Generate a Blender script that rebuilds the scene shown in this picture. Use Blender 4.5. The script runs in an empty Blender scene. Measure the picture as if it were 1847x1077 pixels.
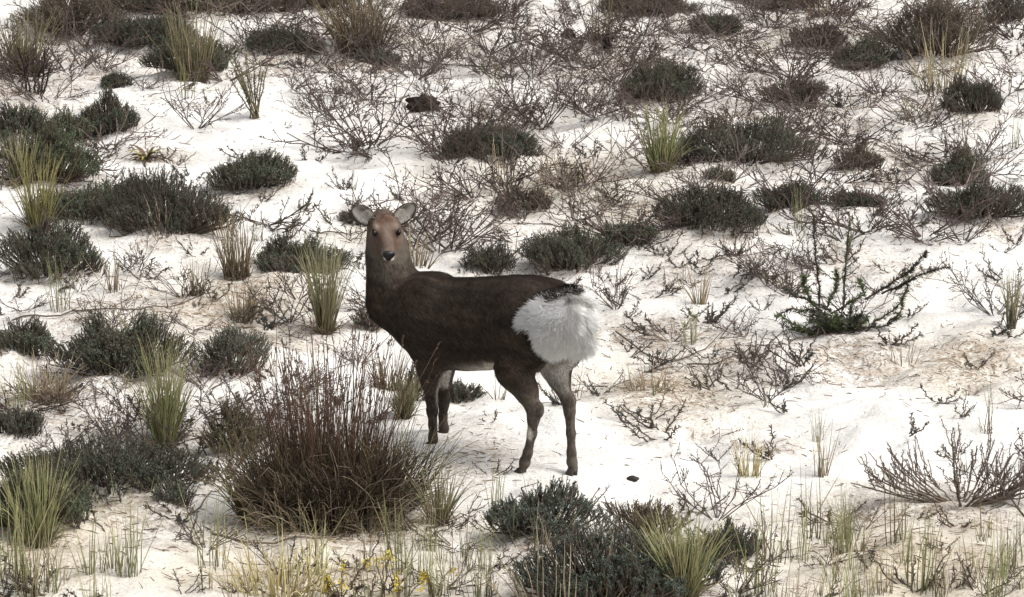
import bpy, math, random
import numpy as np

# ------------------------------------------------------------------ camera
SC = bpy.context.scene
COL = SC.collection
IW, IH = 1847.0, 1077.0
DIST, PHI, THETA = 18.5, math.radians(14.5), math.radians(12.43)
FPX = 7835.0
CAM = np.array([0.08, -DIST * math.cos(PHI), DIST * math.sin(PHI)])
cam = bpy.data.cameras.new('camera')
camo = bpy.data.objects.new('camera', cam); COL.objects.link(camo)
camo.location = CAM
camo.rotation_euler = (math.pi / 2 - THETA, 0, 0)
cam.sensor_fit = 'HORIZONTAL'; cam.sensor_width = 36.0; cam.lens = FPX / IW * 36.0
cam.clip_start = 0.1; cam.clip_end = 3000
SC.camera = camo

# ------------------------------------------------------------------ sky, sun
SUN_EL, SUN_AZ = math.radians(50), math.radians(118)     # azimuth from +Y (away) towards +X (right)
world = bpy.data.worlds.new('World'); SC.world = world; world.use_nodes = True
nt = world.node_tree; bg = nt.nodes['Background']
sky = nt.nodes.new('ShaderNodeTexSky'); sky.sky_type = 'NISHITA'; sky.sun_disc = False
sky.sun_elevation = SUN_EL; sky.sun_rotation = SUN_AZ
sky.air_density = 1.0; sky.dust_density = 6.0; sky.ozone_density = 1.0
hs = nt.nodes.new('ShaderNodeHueSaturation'); hs.inputs['Saturation'].default_value = 0.18   # thin grey overcast
nt.links.new(sky.outputs[0], hs.inputs['Color']); nt.links.new(hs.outputs[0], bg.inputs['Color'])
bg.inputs['Strength'].default_value = 0.13
sl = bpy.data.lights.new('sun', 'SUN'); sl.energy = 1.5; sl.angle = math.radians(24); sl.color = (1.0, 0.965, 0.9)
so = bpy.data.objects.new('sun', sl); COL.objects.link(so)
so.rotation_euler = (math.pi / 2 - SUN_EL, 0, -SUN_AZ + math.pi)
SC.view_settings.view_transform = 'Standard'; SC.view_settings.look = 'None'
SC.view_settings.gamma = 1.0; SC.view_settings.use_curve_mapping = False
SC.view_settings.exposure = 0.75

# ------------------------------------------------------------------ helpers
RNG = np.random.default_rng(7)
C_F = np.array([0, math.cos(THETA), -math.sin(THETA)])
C_U = np.array([0, math.sin(THETA), math.cos(THETA)])
C_R = np.array([1.0, 0, 0])
def ray(px, py):
    d = C_F + C_R * ((px - IW / 2) / FPX) - C_U * ((py - IH / 2) / FPX)
    return d / np.linalg.norm(d)
def hashn(ix, iy, seed):
    h = (ix.astype(np.int64) * 374761393 + iy.astype(np.int64) * 668265263 + seed * 974634777) & 0xffffffff
    h = ((h ^ (h >> 13)) * 1274126177) & 0xffffffff
    return ((h ^ (h >> 16)) & 0xffff) / 65535.0 * 2 - 1
def noise2(x, y, seed=0):
    x = np.asarray(x, float); y = np.asarray(y, float)
    x0 = np.floor(x); y0 = np.floor(y); fx = x - x0; fy = y - y0
    ux = fx * fx * fx * (fx * (fx * 6 - 15) + 10); uy = fy * fy * fy * (fy * (fy * 6 - 15) + 10)
    a = hashn(x0, y0, seed); b = hashn(x0 + 1, y0, seed); c = hashn(x0, y0 + 1, seed); d = hashn(x0 + 1, y0 + 1, seed)
    return (a * (1 - ux) + b * ux) * (1 - uy) + (c * (1 - ux) + d * ux) * uy
MOUNDS = []          # (x, y, radius, height) of sand caught by the bigger plants
DENTS = []           # (x, y, radius, depth) old tracks
def ground_h(x, y):
    x = np.asarray(x, float); y = np.asarray(y, float)
    keep = 1 - np.exp(-((x ** 2 + y ** 2) / 0.55 ** 2) ** 2)
    z = 0.085 * noise2(x / 2.6, y / 2.6, 1) + 0.055 * noise2(x / 0.95, y / 0.8, 2) * 1.0
    z = z * keep
    z = z + (0.030 * noise2(x / 0.34, y / 0.30, 3) + 0.018 * noise2(x / 0.15 + 9, y / 0.15, 4) + 0.006 * noise2(x / 0.07, y / 0.07, 5)) * (0.35 + 0.65 * keep)
    for mx, my, r, h in MOUNDS:
        d2 = ((x - mx) ** 2 + (y - my) ** 2) / (r * r)
        z = z + h * np.exp(-d2)
    for mx, my, r, h in DENTS:
        d2 = ((x - mx) ** 2 + (y - my) ** 2) / (r * r)
        z = z + h * (d2 * 0.9 - 1.0) * np.exp(-d2 * 1.1)
    return z
def at(px, py):
    """where the line of sight through a photo pixel meets the sand"""
    d = ray(px, py); t = -CAM[2] / d[2]
    for _ in range(4):
        p = CAM + d * t
        t = (float(ground_h(p[0], p[1])) - CAM[2]) / d[2]
    p = CAM + d * t
    return p
def ppm(p):
    return FPX / float(np.dot(np.asarray(p) - CAM, C_F))

# ---- meshes from arrays
def mesh_from(name, V, F, C=None, smooth=True):
    """V (n,3); F list of int arrays (m,k); C (n,3) colour per vertex"""
    me = bpy.data.meshes.new(name)
    V = np.ascontiguousarray(V, dtype=np.float32)
    Fs = [np.asarray(f, dtype=np.int32) for f in F if len(f)]
    nl = sum(f.size for f in Fs); npoly = sum(len(f) for f in Fs)
    me.vertices.add(len(V)); me.vertices.foreach_set('co', V.ravel())
    me.loops.add(nl); me.loops.foreach_set('vertex_index', np.concatenate([f.ravel() for f in Fs]))
    tot = np.concatenate([np.full(len(f), f.shape[1], np.int32) for f in Fs])
    st = np.concatenate([[0], np.cumsum(tot)[:-1]]).astype(np.int32)
    me.polygons.add(npoly); me.polygons.foreach_set('loop_start', st)
    me.polygons.foreach_set('use_smooth', np.full(npoly, smooth))
    if C is not None:
        a = me.attributes.new('col', 'FLOAT_COLOR', 'POINT')
        cc = np.ones((len(V), 4), np.float32); cc[:, :3] = C
        a.data.foreach_set('color', cc.ravel())
    me.update(calc_edges=True)
    return me
class MB:
    def __init__(s): s.V = []; s.C = []; s.F = {}; s.n = 0
    def add(s, V, F, C):
        s.V.append(V); s.C.append(C); s.F.setdefault(F.shape[1], []).append(F + s.n); s.n += len(V)
    def mesh(s, name, smooth=True):
        return mesh_from(name, np.concatenate(s.V), [np.concatenate(f) for f in s.F.values()], np.concatenate(s.C), smooth)
def obj(name, me, m, parent=None, loc=None, rz=0.0, sc=None):
    o = bpy.data.objects.new(name, me); COL.objects.link(o)
    if me is not None and m is not None and not me.materials: me.materials.append(m)
    if parent is not None: o.parent = parent
    if loc is not None: o.location = loc
    o.rotation_euler = (0, 0, rz)
    if sc is not None: o.scale = sc
    return o
def tag(o, label, cat, group=None):
    while len(label.split()) > 16: label = label.split(' ', 1)[1]
    o['label'] = label; o['category'] = cat
    if group: o['group'] = group
    return o
def norm(v): return v / np.maximum(np.linalg.norm(v, axis=-1, keepdims=True), 1e-9)
def tubes(mb, P, R, C, sides=3):
    """P (N,K,3) R (N,K) C (N,K,3)"""
    N, K, _ = P.shape
    T = np.gradient(P, axis=1); T = norm(T)
    ref = np.where(np.abs(T[..., 2:3]) > 0.9, np.array([1.0, 0, 0]), np.array([0, 0, 1.0]))
    A = norm(np.cross(T, ref)); B = np.cross(T, A)
    ang = np.arange(sides) * 2 * math.pi / sides
    V = P[:, :, None, :] + R[:, :, None, None] * (A[:, :, None, :] * np.cos(ang)[None, None, :, None] + B[:, :, None, :] * np.sin(ang)[None, None, :, None])
    Cc = np.repeat(C[:, :, None, :], sides, axis=2)
    idx = np.arange(N * K * sides).reshape(N, K, sides)
    a = idx[:, :-1, :]; b = idx[:, 1:, :]
    F = np.stack([a, np.roll(a, -1, 2), np.roll(b, -1, 2), b], -1).reshape(-1, 4)
    mb.add(V.reshape(-1, 3), F, Cc.reshape(-1, 3))
def leaves(mb, base, d, side, L, W, C, tipc=None):
    """one lens-shaped, slightly folded leaf per row: two triangles on each side of the midrib"""
    n = np.cross(d, side)
    tip = base + d * L[:, None]; mid = base + d * (L * 0.45)[:, None]
    l = mid + side * (W * 0.5)[:, None] + n * (W * 0.22)[:, None]; r = mid - side * (W * 0.5)[:, None] + n * (W * 0.22)[:, None]
    N = len(base)
    V = np.stack([base, l, tip, r], 1)
    F = np.arange(N * 4).reshape(N, 4)
    F2 = np.concatenate([F[:, [0, 2, 1]], F[:, [0, 3, 2]]])
    Cc = np.repeat(C[:, None, :], 4, 1).copy()
    if tipc is not None: Cc[:, 2] = tipc
    mb.add(V.reshape(-1, 3), F2, Cc.reshape(-1, 3))
def curves(base, d, L, K, bend, wig, rng):
    """N curves leaving base along d, falling over by bend (towards -z / bend dir), wiggling by wig"""
    N = len(base); P = np.zeros((N, K, 3)); P[:, 0] = base
    D = norm(d.copy()); step = (L / (K - 1))[:, None]
    for k in range(1, K):
        D = norm(D + np.array([0, 0, -1.0]) * bend[:, None] / (K - 1) * (k / K * 1.6) + rng.normal(0, 1, (N, 3)) * wig)
        P[:, k] = P[:, k - 1] + D * step
    return P
def vary(c, n, rng, s=0.18, hue=0.05):
    c = np.asarray(c, float)
    return np.clip(c[None] * (1 + rng.normal(0, s, (n, 1))) * (1 + rng.normal(0, hue, (n, 3))), 0.004, 0.9)
def kcol(c0, c1, K):
    t = np.linspace(0, 1, K)[None, :, None]
    return c0[:, None, :] * (1 - t) + c1[:, None, :] * t

# ------------------------------------------------------------------ materials
def mat(name, rough=0.8, spec=0.2, translucent=0.0, jitter=0.25, grain=None, color=None, coat=0.0):
    m = bpy.data.materials.new(name); m.use_nodes = True
    n = m.node_tree.nodes; l = m.node_tree.links
    b = n['Principled BSDF']; b.inputs['Roughness'].default_value = rough
    b.inputs['Specular IOR Level'].default_value = spec
    if coat: b.inputs['Coat Weight'].default_value = coat
    if color is None:
        a = n.new('ShaderNodeAttribute'); a.attribute_name = 'col'; c = a.outputs['Color']
    else:
        r = n.new('ShaderNodeRGB'); r.outputs[0].default_value = (*color, 1); c = r.outputs[0]
    if jitter:
        oi = n.new('ShaderNodeObjectInfo'); mr = n.new('ShaderNodeMapRange')
        mr.inputs['To Min'].default_value = 1 - jitter; mr.inputs['To Max'].default_value = 1 + jitter
        l.new(oi.outputs['Random'], mr.inputs['Value'])
        vm = n.new('ShaderNodeVectorMath'); vm.operation = 'SCALE'
        l.new(c, vm.inputs[0]); l.new(mr.outputs[0], vm.inputs['Scale']); c = vm.outputs[0]
    if grain:
        tc = n.new('ShaderNodeTexCoord'); nz = n.new('ShaderNodeTexNoise'); nz.inputs['Scale'].default_value = grain[0]
        nz.inputs['Detail'].default_value = 4; l.new(tc.outputs['Object'], nz.inputs['Vector'])
        mr = n.new('ShaderNodeMapRange'); mr.inputs['From Min'].default_value = 0.3; mr.inputs['From Max'].default_value = 0.7
        mr.inputs['To Min'].default_value = 1 - grain[1]; mr.inputs['To Max'].default_value = 1 + grain[1]
        l.new(nz.outputs['Fac'], mr.inputs['Value'])
        vm = n.new('ShaderNodeVectorMath'); vm.operation = 'SCALE'
        l.new(c, vm.inputs[0]); l.new(mr.outputs[0], vm.inputs['Scale']); c = vm.outputs[0]
    l.new(c, b.inputs['Base Color'])
    if translucent:
        tr = n.new('ShaderNodeBsdfTranslucent'); l.new(c, tr.inputs['Color'])
        mx = n.new('ShaderNodeMixShader'); mx.inputs[0].default_value = translucent
        l.new(b.outputs[0], mx.inputs[1]); l.new(tr.outputs[0], mx.inputs[2])
        l.new(mx.outputs[0], n['Material Output'].inputs['Surface'])
    return m
M_LEAF = mat('heath_leaf', 0.7, 0.25, 0.25, 0.18)
M_GRASS = mat('dune_grass', 0.7, 0.2, 0.18, 0.15)
M_WOOD = mat('twig_bark', 0.9, 0.1, 0, 0.22)
M_FUR = mat('deer_coat', 0.9, 0.08, 0, 0, grain=(55, 0.16))
M_RUMP = mat('rump_hair', 0.9, 0.05, 0.5, 0)
M_SKIN = mat('deer_ear', 0.9, 0.08, 0, 0)
M_EYE = mat('deer_eye', 0.16, 0.25, 0, 0, color=(0.005, 0.004, 0.003))
M_NOSE = mat('wet_nose', 0.42, 0.3, 0, 0, grain=(300, 0.3), color=(0.010, 0.009, 0.009))
M_HOOF = mat('hoof_horn', 0.5, 0.4, 0, 0, grain=(120, 0.3), color=(0.022, 0.018, 0.015))
M_CHAR = mat('charred_wood', 0.95, 0.1, 0, 0.2)
M_STONE = mat('dark_stone', 0.8, 0.3, 0, 0, grain=(60, 0.35), color=(0.022, 0.018, 0.015))

def sand_material():
    m = bpy.data.materials.new('white_sand'); m.use_nodes = True
    n = m.node_tree.nodes; l = m.node_tree.links; b = n['Principled BSDF']
    b.inputs['Roughness'].default_value = 0.95; b.inputs['Specular IOR Level'].default_value = 0.15
    geo = n.new('ShaderNodeNewGeometry')
    def nz(scale, detail=5, rough=0.6):
        t = n.new('ShaderNodeTexNoise'); t.inputs['Scale'].default_value = scale; t.inputs['Detail'].default_value = detail
        t.inputs['Roughness'].default_value = rough; l.new(geo.outputs['Position'], t.inputs['Vector']); return t.outputs['Fac']
    def ramp(v, a, c):
        r = n.new('ShaderNodeMapRange'); r.inputs['From Min'].default_value = a; r.inputs['From Max'].default_value = c
        l.new(v, r.inputs['Value']); return r.outputs[0]
    def mix(f, a, c):
        x = n.new('ShaderNodeMix'); x.data_type = 'RGBA'
        for s, v in ((x.inputs['Factor'], f), (x.inputs['A'], a), (x.inputs['B'], c)):
            if hasattr(v, 'links') or hasattr(v, 'is_linked'): l.new(v, s)
            elif isinstance(v, tuple): s.default_value = (*v, 1)
            else: s.default_value = v
        return x.outputs['Result']
    def mul(a, c):
        x = n.new('ShaderNodeMath'); x.operation = 'MULTIPLY'; x.use_clamp = True
        for s, v in ((x.inputs[0], a), (x.inputs[1], c)):
            if isinstance(v, float): s.default_value = v
            else: l.new(v, s)
        return x.outputs[0]
    lit = n.new('ShaderNodeAttribute'); lit.attribute_name = 'litter'
    wet = n.new('ShaderNodeAttribute'); wet.attribute_name = 'warm'
    c = mix(ramp(nz(2.2), 0.35, 0.65), (0.55, 0.54, 0.52), (0.68, 0.67, 0.655))
    c = mix(mul(ramp(nz(90, 3), 0.45, 0.72), 0.35), c, (0.52, 0.48, 0.43))
    c = mix(mul(wet.outputs['Fac'], 0.85), c, (0.54, 0.48, 0.37))                         # yellower sand with plant dust
    st = mul(lit.outputs['Fac'], ramp(nz(16, 6, 0.7), 0.40, 0.62))
    c = mix(mul(st, 0.8), c, (0.30, 0.225, 0.155))                                        # dry leaf litter
    st2 = mul(lit.outputs['Fac'], ramp(nz(55, 4, 0.7), 0.50, 0.62))
    c = mix(mul(st2, 0.85), c, (0.13, 0.09, 0.06))
    c = mix(mul(ramp(nz(110, 3), 0.60, 0.68), 0.75), c, (0.16, 0.12, 0.09))                # stray crumbs everywhere
    l.new(c, b.inputs['Base Color'])
    bp = n.new('ShaderNodeBump'); bp.inputs['Strength'].default_value = 0.9; bp.inputs['Distance'].default_value = 0.018
    hx = n.new('ShaderNodeMath'); hx.operation = 'ADD'; l.new(nz(26, 6, 0.65), hx.inputs[0]); l.new(mul(st, 0.4), hx.inputs[1])
    l.new(hx.outputs[0], bp.inputs['Height']); l.new(bp.outputs[0], b.inputs['Normal'])
    return m

# ------------------------------------------------------------------ what grows where (read off the photograph)
# heath cushions: photo x, y of the base; width, height in photo pixels; tone; label; short name
SHRUBS = [
 (190,246,128,70,'g','rounded dark green heath cushion behind the rusty leaf rosette','rounded cushion behind the rusty rosette'),
 (30,268,120,62,'g','grey green heath cushion below the blackened stems','grey green cushion below the blackened stems'),
 (85,345,190,95,'G','wide green heath mat overgrown with long pale grass','wide green mat with long grass'),
 (295,440,262,112,'d','large blackish green heath mound beside the green grassy mat','large blackish green mound'),
 (85,512,185,108,'g','dark heath cushion below the yellow green grass clump with dark stems','dark cushion below the yellow green clump'),
 (455,356,160,62,'g','low grey green heath cushion on open sand between mound and deer','low grey green cushion on open sand'),
 (528,492,160,66,'g','green heath cushion half hidden behind two brown grass tufts','cushion behind two brown tufts'),
 (35,658,125,64,'g','small dark heath cushion beside the brown dead grass patch','small cushion by the dead grass patch'),
 (210,698,220,108,'g','heath cushion behind the bright yellow green grass tuft','cushion behind the bright yellow green tuft'),
 (412,684,150,92,'s','loose grey heath shrub beside the reddish rush clump','loose grey shrub beside the rush clump'),
 (30,800,105,66,'d','dark heath cushion below the brown dead grass patch','dark cushion below the dead grass patch'),
 (185,908,340,104,'d','long dark blue green heath cushion above the bare sand hump','long cushion above the sand hump'),
 (312,932,84,50,'s','small grey heath tuft at the edge of the bare sand hump','small grey tuft by the sand hump'),
 (60,985,220,105,'G','green heath cushion tangled with yellow grass in the low corner','cushion tangled with yellow grass'),
 (885,302,190,60,'d','flat dark heath patch below the charred stump','flat patch below the charred stump'),
 (1345,306,250,80,'d','broad dark heath cushion beside the yellow green grass tuft','broad cushion beside the yellow green tuft'),
 (1192,186,150,76,'g','grey green heath cushion behind the yellow green grass tuft','cushion behind the yellow green tuft'),
 (1290,438,196,78,'d','dense dark heath mound in the middle of a row of three','dense mound in a row of three'),
 (1140,448,110,46,'g','low heath cushion next to the dense mound, on the deer side','low cushion on the deer side of the dense mound'),
 (1422,394,118,50,'g','thin heath cushion next to the dense mound, away from the deer','thin cushion beyond the dense mound'),
 (884,488,92,60,'d','dark heath cushion just behind the back of the deer','dark cushion behind the back of the deer'),
 (1030,496,160,80,'g','dark heath mound just behind the rump of the deer','dark mound behind the rump of the deer'),
 (1548,388,96,36,'d','low dark heath strip above the leafy arching plant','low strip above the arching plant'),
 (1775,418,165,58,'d','dark green upright heath mat above the lone thin grass tuft','upright mat above the thin tuft'),
 (1740,336,128,78,'g','round green heath cushion, middle one of the three beside bare twigs','round cushion, middle of three'),
 (1760,224,130,74,'d','round heath cushion in front of the yellow stemmed tall grass','round cushion by the yellow stemmed grass'),
 (1560,112,100,56,'g','small grey green heath cushion beside the dark brown thicket','small cushion beside the dark thicket'),
 (1476,74,112,46,'b','brownish heath cushion between two greener cushions on the far sand','brownish cushion between two greener ones'),
 (1290,58,92,42,'g','small far green heath cushion on white sand','small far green cushion'),
 (1690,122,170,98,'b','tall dark brown heath thicket behind the yellow stemmed grass','dark brown thicket'),
 (1822,40,80,52,'d','very dark far heath shrub beyond the dark brown thicket','far shrub beyond the thicket'),
 (978,978,218,96,'e','blue grey heath cushion with stubby shoots in front of the hind hooves','blue grey cushion in front of the hooves'),
 (1115,1100,345,132,'e','big blue green heath cushion crossed by pale dry grass','big cushion crossed by dry grass'),
 (1316,1014,124,82,'d','dark heath cushion with pale twigs beside the bright green grass','dark cushion beside the bright green grass'),
 (345,150,150,52,'g','flat heath patch at the foot of the tall far grass','patch at the foot of the tall far grass'),
 (505,96,130,48,'g','low heath patch beyond the broom like plant','low patch beyond the broom'),
 (205,158,66,24,'g','tiny heath patch beside the tall far grass','tiny patch beside the tall far grass'),
 (684,124,86,30,'s','low grey heath patch below the olive brown far clump','low patch below the olive clump'),
 (262,98,190,50,'d','flat dark heath strip on the far sand beside the tall grass','flat dark strip on the far sand'),
 (822,728,86,40,'d','dark little heath patch seen between the legs of the deer','little patch between the legs'),
 (742,728,60,66,'d','narrow dark heath tuft beside the foreleg of the deer','narrow tuft beside the foreleg'),
 (668,596,66,50,'b','dark brown heath tuft in front of the chest of the deer','brown tuft in front of the chest'),
 (950,392,110,40,'b','thin brown heath patch behind the head side of the deer','thin brown patch behind the deer'),
 (420,836,110,92,'o','olive brown heath shrub leaning on the reddish rush clump','olive shrub leaning on the rush clump'),
 (1440,192,120,46,'b','purplish brown heath cushion among bare twigs on the far sand','purplish cushion among bare twigs'),
 (1160,975,150,76,'r','thin rusty heath shrub between the two blue green cushions','thin rusty shrub between cushions'),
 (130,75,170,80,'b','far brown heath thicket behind the blackened stems','far brown thicket behind the blackened stems'),
 (440,30,170,60,'b','far purplish thicket behind the tall grass','far purplish thicket behind the tall grass'),
 (230,20,170,60,'g','far grey green thicket behind the flat dark strip','far grey green thicket'),
 (235,380,130,66,'G','olive green heath mat between the wide grassy mat and the blackish mound','olive mat between two mounds'),
 (130,400,150,70,'g','dark heath mat behind the yellow green clump with dark stems','dark mat behind the yellow green clump'),
 (110,272,110,50,'G','low green heath mat joining the rounded cushion to the wide mat','low joining mat'),
 (330,45,170,70,'g','far grey green thicket around the tall olive grass','far thicket around the tall grass'),
 (560,20,150,50,'b','far brown thicket beside the olive brown grass clump','far thicket beside the olive clump'),
 (820,28,190,40,'b','far low purplish thicket between the olive clump and the stumps','far low purplish thicket'),
 (1170,24,170,36,'b','far low brown thicket beyond the black stumps','far brown thicket beyond the stumps'),
 (1400,16,190,34,'b','far dark brown strip beyond the small far green cushion','far dark brown strip'),
 (430,650,100,50,'s','small grey heath patch behind the loose grey shrub','small grey patch'),
 (1555,312,90,44,'b','thin brown heather cushion between the broad and the round cushion','thin brown cushion between two green ones'),
 (1300,330,60,26,'g','tiny green heath sprout in front of the broad dark cushion','tiny sprout before the broad cushion'),
 (640,395,70,26,'b','tiny brown heath patch beside the ear of the deer','tiny patch beside the ear'),

]
# grass tufts: x, y of base; spread, height px; tone; blades; label; short
TUFTS = [
 (348,138,110,150,'olive',120,'tall far olive grass tuft with brown foot','tall far grass'),
 (650,84,150,120,'brown',230,'dense olive brown far grass clump above the low heath patch','olive brown far clump'),
 (1190,316,120,122,'lime',120,'yellow green grass tuft between two dark heath cushions','yellow green tuft between cushions'),
 (1700,168,110,130,'straw',44,'tall yellow stemmed grass in front of the dark brown thicket','yellow stemmed grass'),
 (586,598,100,165,'green',150,'tall narrow grass tuft standing in front of the head of the deer','tall tuft in front of the deer'),
 (428,504,88,125,'brown',90,'brown and green grass tuft beside the large blackish mound','brown tuft beside the mound'),
 (440,562,92,76,'dead',60,'pale dead grass tuft between the brown tuft and the tall tuft','pale dead tuft'),
 (296,784,120,188,'lime',190,'bright yellow green grass tuft with long straight blades','bright yellow green tuft'),
 (792,942,112,120,'green',80,'open grass tuft beside the reddish rush clump near the fore hoof','open tuft near the fore hoof'),
 (1824,592,58,118,'green',36,'lone thin green grass tuft on the brown litter patch','lone thin tuft'),
 (1232,1088,170,160,'lime',230,'bright green grass clump growing out of the big blue green cushion','bright green clump'),
 (506,1078,240,125,'yellow',110,'yellow grass in front of the reddish rush clump','yellow grass before the rush clump'),
 (45,128,120,120,'olive',170,'olive grass clump behind the blackened stems','olive clump behind blackened stems'),
 (70,415,130,140,'yolive',110,'yellow green grass clump with dark stems at the heath mat','yellow green clump with dark stems'),
 (66,975,190,170,'lime',150,'long green and yellow grass in the low heath corner','long grass in the heath corner'),
 (728,752,86,90,'green',80,'short green grass tuft touching the near foreleg side of the deer','short tuft by the foreleg'),
 (1262,548,44,78,'dead',26,'small pale upright grass tuft beside a leafy sprig','small pale upright tuft'),
 (1354,860,54,76,'yellow',30,'small yellow grass tuft above the dark twig cushion','small yellow tuft'),
 (1482,858,52,110,'dead',14,'sparse grey grass tuft with a few long bent blades','sparse grey tuft'),
 (352,548,54,66,'brown',30,'small brown grass tuft on the litter near the pale dead tuft','small brown tuft on litter'),
 (205,525,60,90,'dead',14,'few thin pale blades beside the dark heath cushion','few pale blades'),
 (85,720,170,84,'dead',110,'brown dead grass patch behind the dark heath cushion','brown dead patch'),
 (1086,84,70,80,'olive',40,'thin olive grass tuft around the black upright stump','thin tuft around the black stump'),
 (250,640,150,95,'green',70,'long grey green blades leaning over the heath cushion','long blades leaning over the cushion'),
 (40,330,120,90,'green',80,'long pale green grass on the wide heath mat','long grass on the wide mat'),
 (1170,700,120,60,'dead',45,'flattened dry grass beside the hind leg of the deer','flattened dry grass by the hind leg'),
 (1010,330,120,60,'dead',55,'thin dry yellow grass behind the deer, below the flat dark patch','thin dry grass behind the deer'),
 (700,700,100,80,'brown',60,'brownish grass between the rush clump and the deer','brownish grass beside the rush clump'),
 (910,310,60,90,'dead',9,'few long pale stalks crossing the flat dark heath patch','few stalks crossing the dark patch'),
 (1010,1090,260,150,'dead',40,'pale dry grass stalks rising over the big blue green cushion','pale stalks over the big cushion'),
 (950,990,140,90,'green',16,'few green blades in front of the blue grey cushion','few blades before the blue grey cushion'),
 (290,440,60,90,'dead',8,'few dry stalks standing before the blackish mound','few stalks before the mound'),
 (395,420,110,90,'dead',16,'dry stalks fanning out beside the blackish mound','dry stalks beside the mound'),
 (1740,50,160,70,'brown',60,'far brown grass behind the dark brown thicket','far brown grass'),
 (1500,28,160,36,'dead',60,'far pale grass strip on the far sand','far pale strip'),
 (740,480,90,70,'dead',45,'fine dry grass just behind the neck of the deer','fine dry grass behind the neck'),
]
TONES = {
 'g':((0.050,0.058,0.043),(0.090,0.100,0.075)), 'G':((0.050,0.066,0.040),(0.092,0.112,0.070)), 'd':((0.036,0.040,0.033),(0.072,0.077,0.062)),
 's':((0.070,0.076,0.064),(0.125,0.130,0.110)), 'e':((0.048,0.060,0.052),(0.098,0.116,0.102)), 'b':((0.065,0.052,0.044),(0.115,0.090,0.074)),
 'o':((0.075,0.068,0.038),(0.120,0.110,0.060)), 'r':((0.105,0.075,0.050),(0.160,0.115,0.080)),
}
GT = {  # foot colour, blade colour, tip colour
 'olive':((0.085,0.068,0.045),(0.170,0.155,0.085),(0.24,0.21,0.12)), 'brown':((0.060,0.042,0.028),(0.130,0.102,0.060),(0.20,0.16,0.10)),
 'lime':((0.130,0.120,0.060),(0.230,0.245,0.105),(0.33,0.32,0.16)), 'straw':((0.150,0.120,0.065),(0.280,0.235,0.125),(0.34,0.29,0.18)),
 'green':((0.085,0.066,0.038),(0.185,0.180,0.095),(0.30,0.28,0.16)), 'dead':((0.150,0.112,0.070),(0.290,0.230,0.150),(0.38,0.31,0.21)),
 'yellow':((0.210,0.170,0.075),(0.400,0.345,0.150),(0.46,0.40,0.20)), 'yolive':((0.060,0.048,0.030),(0.210,0.200,0.085),(0.34,0.29,0.11)),
}
# brown litter patches: x, y, half width, half height px, strength
LITTER = [(430,545,110,40,.8),(250,560,200,50,.6),(120,600,160,40,.5),(60,720,120,50,.9),(1180,600,120,26,.9),(1200,700,120,45,.8),(1740,640,110,40,.9),
 (1540,640,140,36,.7),(1350,640,80,40,.7),(1380,810,70,16,.8),(1010,330,190,70,.8),(1180,380,140,40,.8),(870,230,170,70,.6),(1100,110,150,70,.7),(1450,190,200,90,.6),
 (1680,200,140,50,.5),(1600,300,120,60,.6),(280,285,60,24,.8),(60,160,120,70,.8),(240,110,170,60,.6),(560,90,200,50,.7),(800,60,220,70,.7),(1400,60,300,60,.7),
 (820,830,110,60,.6),(590,960,260,50,.8),(190,930,200,50,.6),(60,1000,150,70,.6),(560,1040,240,50,.6),(980,975,140,40,.6),(1180,1000,160,50,.8),(1640,930,240,40,.7),
 (1600,1010,260,60,.5),(440,780,130,60,.6),(200,770,200,50,.6),(480,610,120,40,.5),(720,420,80,30,.5),(1300,480,200,36,.5),(1560,470,120,60,.5),(950,440,120,40,.6),(700,60,120,40,.8)]
YELLOW = [(560,1040,330,70,1.),(60,990,190,110,.9),(1640,1010,330,90,.9),(1180,690,150,50,.5),(430,540,160,60,.5),(1010,350,220,60,.5),(1180,380,160,50,.5),(600,960,300,50,.6),(1740,640,120,50,.5),(700,420,90,40,.4)]
for s in SHRUBS:
    p = at(s[0], s[1]); k = ppm(p); w = s[2] / k
    MOUNDS.append((p[0], p[1] + 0.30 * w, 0.5 * w, min(0.05, 0.075 * w)))
for px, py, w, d in ((1690,735,70,.05),(1540,742,46,.035),(1740,700,60,.04),(1610,800,60,.03),(640,290,80,.03),(420,270,60,.03),(1100,790,50,.03),(1250,770,60,.03),(1180,820,45,.025),(1480,800,60,.025),(1090,540,40,.025),(1700,560,60,.025),(250,480,60,.025),(560,200,70,.03),(1330,760,50,.03),(1560,860,50,.03)):
    p = at(px, py); DENTS.append((p[0], p[1], w / ppm(p), d * 1.5))
p = at(290, 1000); MOUNDS.append((p[0], p[1] + 0.05, 0.17, 0.05))      # bare sand hump
p = at(1400, 345); MOUNDS.append((p[0], p[1], 0.2, 0.05))

# ------------------------------------------------------------------ the ground
def axis(a, b, step, far, n):
    mid = np.arange(a, b + step / 2, step)
    g = np.geomspace(step, far, n).cumsum()
    return np.concatenate([(a - g)[::-1], mid, mid[-1] + g])
gx = axis(-4.6, 4.8, 0.034, 60, 34); gy = axis(-3.2, 14.2, 0.045, 60, 34)
X, Y = np.meshgrid(gx, gy); Z = ground_h(X, Y)
V = np.stack([X, Y, Z], -1).reshape(-1, 3)
ny, nx = X.shape; I = np.arange(nx * ny).reshape(ny, nx)
F = np.stack([I[:-1, :-1], I[:-1, 1:], I[1:, 1:], I[1:, :-1]], -1).reshape(-1, 4)
me = mesh_from('sand', V, [F])
def field(lst):
    f = np.zeros(len(V))
    for px, py, hw, hh, s in lst:
        p = at(px, py); q = at(px, py - hh); r = at(px + hw, py)
        ry = max(abs(q[1] - p[1]), 0.08); rx = abs(r[0] - p[0])
        d2 = ((V[:, 0] - p[0]) / rx) ** 2 + ((V[:, 1] - p[1]) / ry) ** 2
        f = np.maximum(f, s * np.exp(-d2 * 0.9))
    return f
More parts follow.
